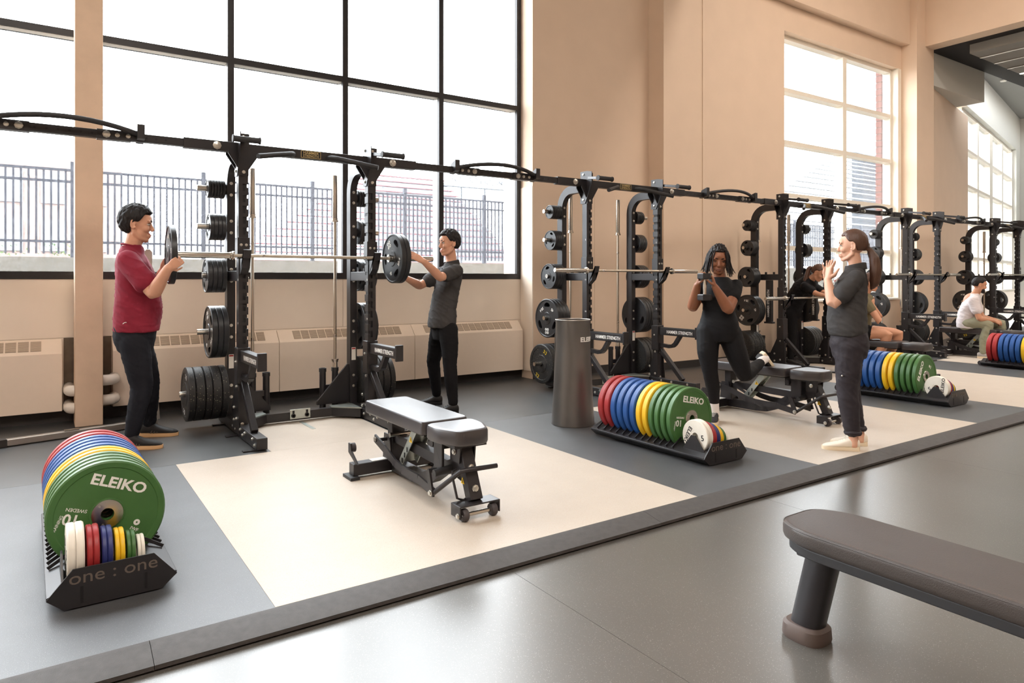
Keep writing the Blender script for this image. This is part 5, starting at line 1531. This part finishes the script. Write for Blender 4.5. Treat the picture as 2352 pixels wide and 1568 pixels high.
hand(sk, Lw, F.d(-0.22, -0.05, 1), F.d(-1, 0.05, -0.22), 0.92, (0.3, 0.9, 0.6), 1, 0.05)
p3 = person('woman in black activewear with braids holding a dumbbell upright', None, 'skin_dark', remeshed(sk, 'person', 0.0056, 4))
face_parts(p3, M_, hc, hs, 'lip_dark', 'hair_black', True)
hp = hair_cap(p3, M_, hc, hs, 'hair_black', 0.09, 0.52, 0.10, -0.72, 0.0, 0.04, 7)
br = MB(); rn = random.Random(11)
for k in range(74):
    th = rn.uniform(0.62, 2 * pi - 0.62)
    d = Vector((cos(th), sin(th), rn.uniform(0.05, 0.75))); d.normalize()
    q0 = Vector((-0.010, 0, 0.034)) + Vector((d.x * 0.108, d.y * 0.085, d.z * 0.110))
    out = Vector((cos(th), sin(th), 0))
    L = rn.uniform(0.08, 0.125) if abs(th - pi) < 2.0 else rn.uniform(0.085, 0.135)
    w0 = hc + M_ @ (q0 * hs)
    w1 = hc + M_ @ ((Vector((-0.010 + out.x * 0.108, out.y * 0.094, 0.0)) + out * rn.uniform(0.0, 0.012)) * hs)
    dn = Vector((rn.gauss(0, 0.12), rn.gauss(0, 0.12), -1)).normalized()
    w2 = w1 + dn * L * 0.5 + (M_ @ out) * 0.006; w3 = w1 + dn * L + (M_ @ out) * rn.uniform(-0.004, 0.028)
    br.tube([w0, w0.lerp(w1, 0.5) + (M_ @ out) * 0.006, w1, w2, w3], [0.006, 0.006, 0.0055, 0.005, 0.003], 7)
br.build('braids', 'hair_black', hp)
sh = MB()
loft(sh, secs_from(F, fr, [(0.028, 0, 0.955, 0.138, 0.105), (0.03, 0, 1.03, 0.140, 0.11), (0.035, -0.01, 1.11, 0.158, 0.125), (0.035, 0, 1.18, 0.160, 0.115), (0.036, 0.01, 1.235, 0.120, 0.082), (0.038, 0.015, 1.285, 0.075, 0.065)]))
for a, b in ((Ls, Le), (Rs, Re)): limb(sh, [a, a.lerp(b, 0.46)], [0.062, 0.069])
link('shirt', remeshed(sh, 'shirt', 0.008, 4, fold(0.004, 10, 20, 6)), 'sport_black', p3, smooth=False)
tr = MB()
loft(tr, secs_from(F, fr, [(0.03, 0.01, 0.72, 0.155, 0.12), (0.03, 0.01, 0.80, 0.178, 0.135), (0.03, 0, 0.88, 0.168, 0.125), (0.028, 0, 0.96, 0.145, 0.110), (0.028, 0, 0.99, 0.140, 0.106)]))
limb(tr, [F(-0.06, 0, 0.80), F(-0.065, -0.05, 0.62), F(-0.045, -0.07, 0.45), F(-0.02, -0.03, 0.30), F(-0.012, 0.0, 0.185)], [0.108, 0.092, 0.066, 0.060, 0.047])
limb(tr, [F(0.12, 0.02, 0.78), F(0.19, 0.0, 0.58), F(0.245, 0.02, 0.425), F(0.32, 0.17, 0.455), F(0.39, 0.29, 0.50)], [0.108, 0.092, 0.068, 0.058, 0.044])
link('leggings', remeshed(tr, 'leggings', 0.0085, 4, fold(0.0025, 9, 20, 8)), 'sport_black', p3, smooth=False)
MB().tube([F(-0.012, 0.0, 0.19), F(-0.01, 0.005, 0.13), F(-0.008, 0.01, 0.06)], [0.042, 0.041, 0.044], 16).build('sock', 'sock_white', p3)
MB().tube([F(0.385, 0.285, 0.50), F(0.42, 0.34, 0.525), F(0.445, 0.375, 0.535)], [0.042, 0.041, 0.040], 16).build('sock', 'sock_white', p3)
shoe(p3, F(-0.005, 0.055, 0), F(-0.03, -0.19, 0), 'shoe_black', 'sole_cream', 0.245)
shoe(p3, F(0.425, 0.365, 0.60), F(0.50, 0.435, 0.478), 'shoe_black', 'sole_cream', 0.20, F.d(-0.80, -0.35, -0.55))
# dumbbell
db = thing('dumbbell', 'black hex dumbbell with a steel handle held upright by the woman', 'dumbbell', (0, 0, 0))
tiltv = Vector((0.0, 0.0, 1.0)) 
for z0, z1 in ((1.265, 1.318), (1.085, 1.138)):
    vs_ = []
    for z, k in ((z0, 0.86), (z0 + 0.008, 1.0), (z1 - 0.008, 1.0), (z1, 0.86)):
        for q in range(6):
            t = 2 * pi * q / 6 + 0.3
            vs_.append(dc + F.d(0.064 * k * cos(t), 0.064 * k * sin(t), z - 1.285))
    fs_ = [tuple(reversed(range(6))), tuple(range(18, 24))] + [(i * 6 + q, i * 6 + (q + 1) % 6, (i + 1) * 6 + (q + 1) % 6, (i + 1) * 6 + q) for i in range(3) for q in range(6)]
    MB().add(vs_, fs_).build('hex_head', 'rack_black', db)
MB().tube([dc + Vector((0, 0, z - 1.285)) for z in (1.136, 1.15, 1.20, 1.25, 1.268)], [0.015, 0.014, 0.017, 0.014, 0.015], 14).build('handle', 'chrome', db)

# ---- trainer with the ponytail
F = Frame(5.00, 2.85); fr = F.d(-1, 0.06)
sk = MB()
M_, hc = head_frame(F(0.012, 0, 1.508), F.d(-1, 0.02), R(0)); hs = 0.94
head(sk, M_, hc, hs, True)
limb(sk, [F(0.035, 0, 1.33), F(0.032, 0, 1.38), F(0.02, 0, 1.44)], [0.056, 0.046, 0.047])
loft(sk, secs_from(F, fr, [(0.0, 0, 0.80, 0.13, 0.10), (-0.01, 0, 1.05, 0.11, 0.08), (0.0, 0, 1.2, 0.12, 0.085), (0.03, 0, 1.31, 0.09, 0.055)]))
Ls, Le, Lw = F(0.035, -0.145, 1.275), F(-0.115, -0.235, 1.085), F(-0.150, -0.165, 1.262)
Rs, Re, Rw = F(0.01, 0.145, 1.275), F(-0.13, 0.20, 1.075), F(-0.158, -0.02, 1.262)
limb(sk, [Ls, Ls.lerp(Le, 0.5), Le, Le.lerp(Lw, 0.3), Lw], [0.047, 0.045, 0.039, 0.040, 0.025])
limb(sk, [Rs, Rs.lerp(Re, 0.5), Re, Re.lerp(Rw, 0.3), Rw], [0.047, 0.045, 0.039, 0.040, 0.025])
hand(sk, Lw, F.d(0.10, 0.10, 1), F.d(0.85, 0.5, -0.1), 0.95, (0.05, 0.15, 0.1), -1, 0.42, 0.1)
hand(sk, Rw, F.d(0.08, -0.20, 1), F.d(0.1, -1, -0.1), 0.95, (0.10, 0.15, 0.1), 1, 0.25, 0.1)
# bare ankles
limb(sk, [F(0, -0.06, 0.84), F(-0.015, -0.08, 0.47), F(0.015, -0.075, 0.22), F(0.022, -0.08, 0.05)], [0.07, 0.05, 0.036, 0.034]); limb(sk, [F(0, 0.06, 0.84), F(0.005, 0.09, 0.47), F(0.05, 0.10, 0.22), F(0.065, 0.115, 0.05)], [0.07, 0.05, 0.036, 0.034])
p4 = person('trainer with a brown ponytail in a grey polo, hands raised', None, 'skin_pale', remeshed(sk, 'person', 0.0055, 4))
face_parts(p4, M_, hc, hs, 'lip_rose', 'hair_brown')
hp = hair_cap(p4, M_, hc, hs, 'hair_brown', 0.065, 0.50, 0.05, -0.66, 0.0, 0.010, 2)
pt = [hc + M_ @ (Vector((-0.100, 0, 0.0)) * hs), F(0.135, 0, 1.475), F(0.158, 0, 1.42), F(0.168, 0, 1.33), F(0.160, 0, 1.24), F(0.140, 0, 1.195)]
pm = MB(); limb(pm, pt, [0.018, 0.020, 0.034, 0.042, 0.034, 0.010], 6, 20)
link('ponytail', remeshed(pm, 'ponytail', 0.006, 3, lambda p: 0.004 * noise.noise(Vector((p.x * 90, p.y * 90, p.z * 9)))), 'hair_brown', hp, smooth=False)
MB().tube([hc + M_ @ (Vector((-0.118, 0.02 * cos(t), 0.002 + 0.02 * sin(t))) * hs) for t in [2 * pi * k / 12 for k in range(12)]], 0.006, 8, closed=True).build('hair_tie', 'foot_rubber', hp)
sh = MB()
loft(sh, secs_from(F, fr, [(-0.018, 0, 0.845, 0.165, 0.125), (-0.02, 0, 0.89, 0.175, 0.138), (-0.025, 0, 0.97, 0.168, 0.138), (-0.02, 0, 1.08, 0.160, 0.132), (-0.012, 0, 1.17, 0.162, 0.128), (0.012, 0, 1.26, 0.155, 0.105), (0.028, 0, 1.315, 0.115, 0.078), (0.034, 0, 1.355, 0.062, 0.060)]))
for a, b in ((Ls, Le), (Rs, Re)): limb(sh, [a, a.lerp(b, 0.3), a.lerp(b, 0.62)], [0.058, 0.064, 0.068])
o = link('polo_shirt', remeshed(sh, 'polo_shirt', 0.0085, 4, fold(0.008, 9, 14, 12)), 'polo_grey', p4, smooth=False)
fn = fr.normalized(); sdn = Vector((0, 0, 1)).cross(fn)
collar(o, F(0.033, 0, 1.358), fn, sdn, 0.056, 0.072, 0.036, 'polo_grey', 0.3)
bl = MB().add([F(-0.115, -0.095, 1.235), F(-0.088, -0.115, 1.245), F(-0.075, -0.12, 1.28), F(-0.10, -0.098, 1.27)], [(0, 1, 2, 3)]).build('chest_badge', 'print_white', o)
s_ = bl.modifiers.new('solid', 'SOLIDIFY'); s_.thickness = 0.006
MB().beam(F(-0.106, -0.104, 1.25), F(-0.080, -0.118, 1.268), 0.008, 0.012).build('badge_stripe', 'e_red', bl)
tr = MB()
loft(tr, secs_from(F, fr, [(-0.005, 0, 0.68, 0.14, 0.115), (-0.005, 0, 0.78, 0.165, 0.135), (-0.008, 0, 0.86, 0.158, 0.125), (-0.01, 0, 0.92, 0.145, 0.11)]))
limb(tr, [F(-0.005, -0.075, 0.76), F(-0.015, -0.085, 0.60), F(-0.02, -0.085, 0.45), F(-0.005, -0.085, 0.28), F(0.015, -0.08, 0.145)], [0.104, 0.086, 0.074, 0.068, 0.052])
limb(tr, [F(0.0, 0.075, 0.76), F(-0.005, 0.09, 0.60), F(-0.005, 0.095, 0.45), F(0.02, 0.10, 0.28), F(0.045, 0.105, 0.145)], [0.102, 0.085, 0.073, 0.066, 0.050])
o = link('trousers', remeshed(tr, 'trousers', 0.0085, 4, fold(0.007, 9, 30, 14)), 'pants_charcoal', p4, smooth=False)
for c_ in (F(0.016, -0.08, 0.135), F(0.052, 0.106, 0.135)):
    MB().tube([c_ + F.d(0.047 * cos(t), 0.047 * sin(t), 0.004 * sin(3 * t)) for t in [2 * pi * k / 20 for k in range(20)]], 0.016, 8, closed=True).build('cuff', 'pants_charcoal', o)
MB().ball(F(-0.055, -0.170, 0.56), 0.007).build('snap_button', 'bolt_zinc', o)
shoe(p4, F(0.060, -0.065, 0), F(-0.185, -0.105, 0), 'shoe_white', 'sole_cream', 0.255, None, 'shoe_white')
shoe(p4, F(0.115, 0.135, 0), F(-0.13, 0.10, 0), 'shoe_white', 'sole_cream', 0.255, None, 'shoe_white')

# ---- woman leaning over the barbell in the third rack
F = Frame(9.20, 6.12); fr = F.d(1, -0.45)
sk = MB()
M_, hc = head_frame(F(0.33, -0.22, 1.35), F.d(1, -0.45), R(30)); hs = 0.95
head(sk, M_, hc, hs, True)
limb(sk, [F(0.20, -0.12, 1.24), F(0.28, -0.18, 1.30)], [0.055, 0.048])
Rs, Re, Rw = F(0.16, -0.26, 1.16), F(0.30, -0.36, 1.06), F(0.42, -0.42, 1.03)
Ls, Le, Lw = F(0.26, 0.04, 1.16), F(0.42, -0.10, 1.06), F(0.52, -0.36, 1.03)
for a, b, c in ((Rs, Re, Rw), (Ls, Le, Lw)): limb(sk, [a, b, c], [0.045, 0.038, 0.026])
hand(sk, Rw, F.d(0.8, -0.3, -0.1), F.d(0, 0, -1), 0.92, (0.3, 0.6, 0.5), 1); hand(sk, Lw, F.d(0.5, -0.8, -0.1), F.d(0, 0, -1), 0.92, (0.3, 0.6, 0.5), -1)
limb(sk, [F(0, 0, 0.9), F(0.2, -0.12, 1.2)], [0.10, 0.10])
p5 = person('ponytailed woman in black leaning over the low barbell', None, 'skin_tan', remeshed(sk, 'person', 0.009, 3))
face_parts(p5, M_, hc, hs, 'lip_rose', 'hair_brown')
hp = hair_cap(p5, M_, hc, hs, 'hair_brown', 0.07, 0.50, 0.12, -0.6, 0.0, 0.012, 5)
pm = MB(); limb(pm, [hc + M_ @ Vector((-0.10, 0, 0.03)), hc + M_ @ Vector((-0.15, 0, 0.0)), F(0.16, -0.18, 1.24), F(0.07, -0.16, 1.10)], [0.02, 0.03, 0.035, 0.012])
link('ponytail', remeshed(pm, 'ponytail', 0.008, 3), 'hair_brown', hp, smooth=False)
sh = MB()
limb(sh, [F(-0.02, 0.0, 0.86), F(0.05, -0.04, 1.0), F(0.13, -0.08, 1.12), F(0.19, -0.11, 1.2)], [0.145, 0.14, 0.155, 0.12])
for a, b in ((Rs, Re), (Ls, Le)): limb(sh, [a, a.lerp(b, 0.6)], [0.068, 0.062])
link('shirt', remeshed(sh, 'shirt', 0.011, 4, fold(0.008, 9, 16, 21)), 'sport_black', p5, smooth=False)
tr = MB()
limb(tr, [F(-0.02, 0, 0.90), F(-0.04, 0.0, 0.78)], [0.15, 0.16])
for s_ in (-1, 1): limb(tr, [F(-0.04, s_ * 0.08, 0.76), F(-0.01, s_ * 0.10, 0.45), F(-0.04, s_ * 0.11, 0.09)], [0.095, 0.066, 0.048])
link('trousers', remeshed(tr, 'trousers', 0.011, 4), 'pants_black', p5, smooth=False)
for s_ in (-1, 1): shoe(p5, F(-0.10, s_ * 0.11, 0), F(0.14, s_ * 0.11 - 0.08, 0), 'shoe_black', 'sole_black', 0.25, None, 'shoe_black')

# ---- girl with bare legs on the bench behind the trainer
F = Frame(9.08, 4.74); fr = F.d(1, 0.0)
sk = MB()
M_, hc = head_frame(F(-0.145, 0.0, 1.215), F.d(1, 0.1), R(5)); hs = 0.95
head(sk, M_, hc, hs, True)
limb(sk, [F(-0.22, 0, 1.04), F(-0.17, 0, 1.13)], [0.055, 0.048])
Rs, Re, Rw = F(-0.20, -0.14, 0.98), F(-0.03, -0.17, 0.71), F(-0.12, -0.10, 0.90)
Ls, Le, Lw = F(-0.20, 0.14, 0.98), F(-0.02, 0.17, 0.74), F(-0.12, 0.08, 0.92)
for a, b, c in ((Rs, Re, Rw), (Ls, Le, Lw)): limb(sk, [a, b, c], [0.045, 0.038, 0.027])
hand(sk, Rw, F.d(-0.1, 0.3, 1), F.d(0.2, 1, 0), 0.92, (0.4, 0.7, 0.6), 1); hand(sk, Lw, F.d(-0.1, -0.3, 1), F.d(0.2, -1, 0), 0.92, (0.4, 0.7, 0.6), -1)
limb(sk, [F(-0.26, 0, 0.58), F(-0.22, 0, 0.98)], [0.10, 0.10])
for bb, kx, ax in ((-0.10, 0.06, -0.10), (0.12, 0.19, 0.02)):
    limb(sk, [F(-0.26, bb * 0.8, 0.55), F(-0.1, bb * 0.9, 0.565), F(kx, bb, 0.545), F((kx + ax) / 2 - 0.01, bb, 0.32), F(ax, bb, 0.09)], [0.092, 0.082, 0.060, 0.056, 0.036])
p6 = person('girl with bare legs sitting on a bench behind the trainer', None, 'skin_tan', remeshed(sk, 'person', 0.008, 3))
face_parts(p6, M_, hc, hs, 'lip_rose', 'hair_brown')
hair_cap(p6, M_, hc, hs, 'hair_brown', 0.09, 0.45, 0.0, -0.8, 0.02, 0.02, 6)
sh = MB()
limb(sh, [F(-0.27, 0, 0.62), F(-0.25, 0, 0.80), F(-0.225, 0, 0.97)], [0.135, 0.13, 0.13])
for a, b in ((Rs, Re), (Ls, Le)): limb(sh, [a, a.lerp(b, 0.4)], [0.062, 0.058])
link('shirt', remeshed(sh, 'shirt', 0.011, 4, fold(0.006, 9, 16, 2)), 'top_olive', p6, smooth=False)
tr = MB()
limb(tr, [F(-0.27, 0, 0.66), F(-0.27, 0, 0.60)], [0.135, 0.14])
for bb in (-0.1, 0.12): limb(tr, [F(-0.26, bb * 0.8, 0.565), F(-0.17, bb * 0.85, 0.567)], [0.10, 0.095])
link('shorts', remeshed(tr, 'shorts', 0.011, 4), 'pants_black', p6, smooth=False)
for bb, ax in ((-0.10, -0.10), (0.12, 0.02)): shoe(p6, F(ax - 0.06, bb, 0), F(ax + 0.18, bb, 0), 'shoe_white', 'sole_cream', 0.245)

# ---- seated man in the light tee
F = Frame(12.50, 4.95); fr = F.d(1, 0.1)
sk = MB()
M_, hc = head_frame(F(-0.02, 0.0, 1.165), F.d(1, 0.25), R(12)); hs = 1.0
head(sk, M_, hc, hs)
limb(sk, [F(-0.09, 0, 0.99), F(-0.05, 0, 1.08)], [0.064, 0.056])
Rs, Re, Rw = F(-0.10, -0.18, 0.92), F(-0.02, -0.21, 0.64), F(0.17, -0.10, 0.60)
Ls, Le, Lw = F(-0.10, 0.18, 0.92), F(0.02, 0.22, 0.64), F(0.21, 0.08, 0.60)
for a, b, c in ((Rs, Re, Rw), (Ls, Le, Lw)): limb(sk, [a, a.lerp(b, 0.5), b, b.lerp(c, 0.3), c], [0.055, 0.052, 0.043, 0.043, 0.029])
hand(sk, Rw, F.d(0.7, 0.5, -0.3), F.d(0.2, 0.6, -0.4), 1.0, (0.5, 0.8, 0.6), 1); hand(sk, Lw, F.d(0.6, -0.6, -0.3), F.d(0.2, -0.6, -0.4), 1.0, (0.5, 0.8, 0.6), -1)
limb(sk, [F(-0.18, 0, 0.58), F(-0.12, 0, 0.92)], [0.12, 0.12])
p7 = person('man in a light tee and sage joggers sitting on a far bench', None, 'skin_tan', remeshed(sk, 'person', 0.009, 3))
face_parts(p7, M_, hc, hs, 'lip_rose', 'hair_black')
hair_cap(p7, M_, hc, hs, 'hair_black', 0.04, 0.44, 0.0, -0.62, 0.02, 0.014, 8)
bd_ = MB()
for sd_ in (-1, 1): bd_.ball(hc + M_ @ Vector((0.055, sd_ * 0.035, -0.080)), 0.035, 0.028, 0.034, M_)
bd_.ball(hc + M_ @ Vector((0.072, 0, -0.098)), 0.030, 0.036, 0.026, M_)
link('beard', remeshed(bd_, 'beard', 0.008, 2), 'hair_black', p7, smooth=False)
sh = MB()
loft(sh, secs_from(F, fr, [(-0.20, 0, 0.47, 0.17, 0.125), (-0.20, 0, 0.58, 0.172, 0.135), (-0.175, 0, 0.72, 0.172, 0.135), (-0.14, 0, 0.84, 0.19, 0.135), (-0.11, 0, 0.94, 0.175, 0.105), (-0.095, 0, 1.0, 0.10, 0.075), (-0.088, 0, 1.03, 0.07, 0.066)]))
for a, b in ((Rs, Re), (Ls, Le)): limb(sh, [a, a.lerp(b, 0.55)], [0.080, 0.074])
link('shirt', remeshed(sh, 'shirt', 0.011, 4, fold(0.010, 9, 16, 7)), 'tee_light', p7, smooth=False)
tr = MB()
limb(tr, [F(-0.19, 0, 0.62), F(-0.19, 0, 0.56)], [0.14, 0.145])
for bb, kx, ax in ((-0.14, 0.10, 0.03), (0.17, 0.27, 0.20)):
    limb(tr, [F(-0.18, bb * 0.6, 0.555), F(-0.04, bb * 0.8, 0.575), F(kx, bb, 0.54), F((kx + ax) / 2 - 0.02, bb, 0.32), F(ax, bb, 0.10)], [0.105, 0.095, 0.076, 0.068, 0.050])
link('joggers', remeshed(tr, 'joggers', 0.011, 4, fold(0.008, 8, 20, 3)), 'jogger_sage', p7, smooth=False)
for bb, ax in ((-0.14, 0.03), (0.17, 0.20)): shoe(p7, F(ax - 0.08, bb, 0), F(ax + 0.18, bb, 0), 'shoe_grey', 'sole_cream', 0.28)
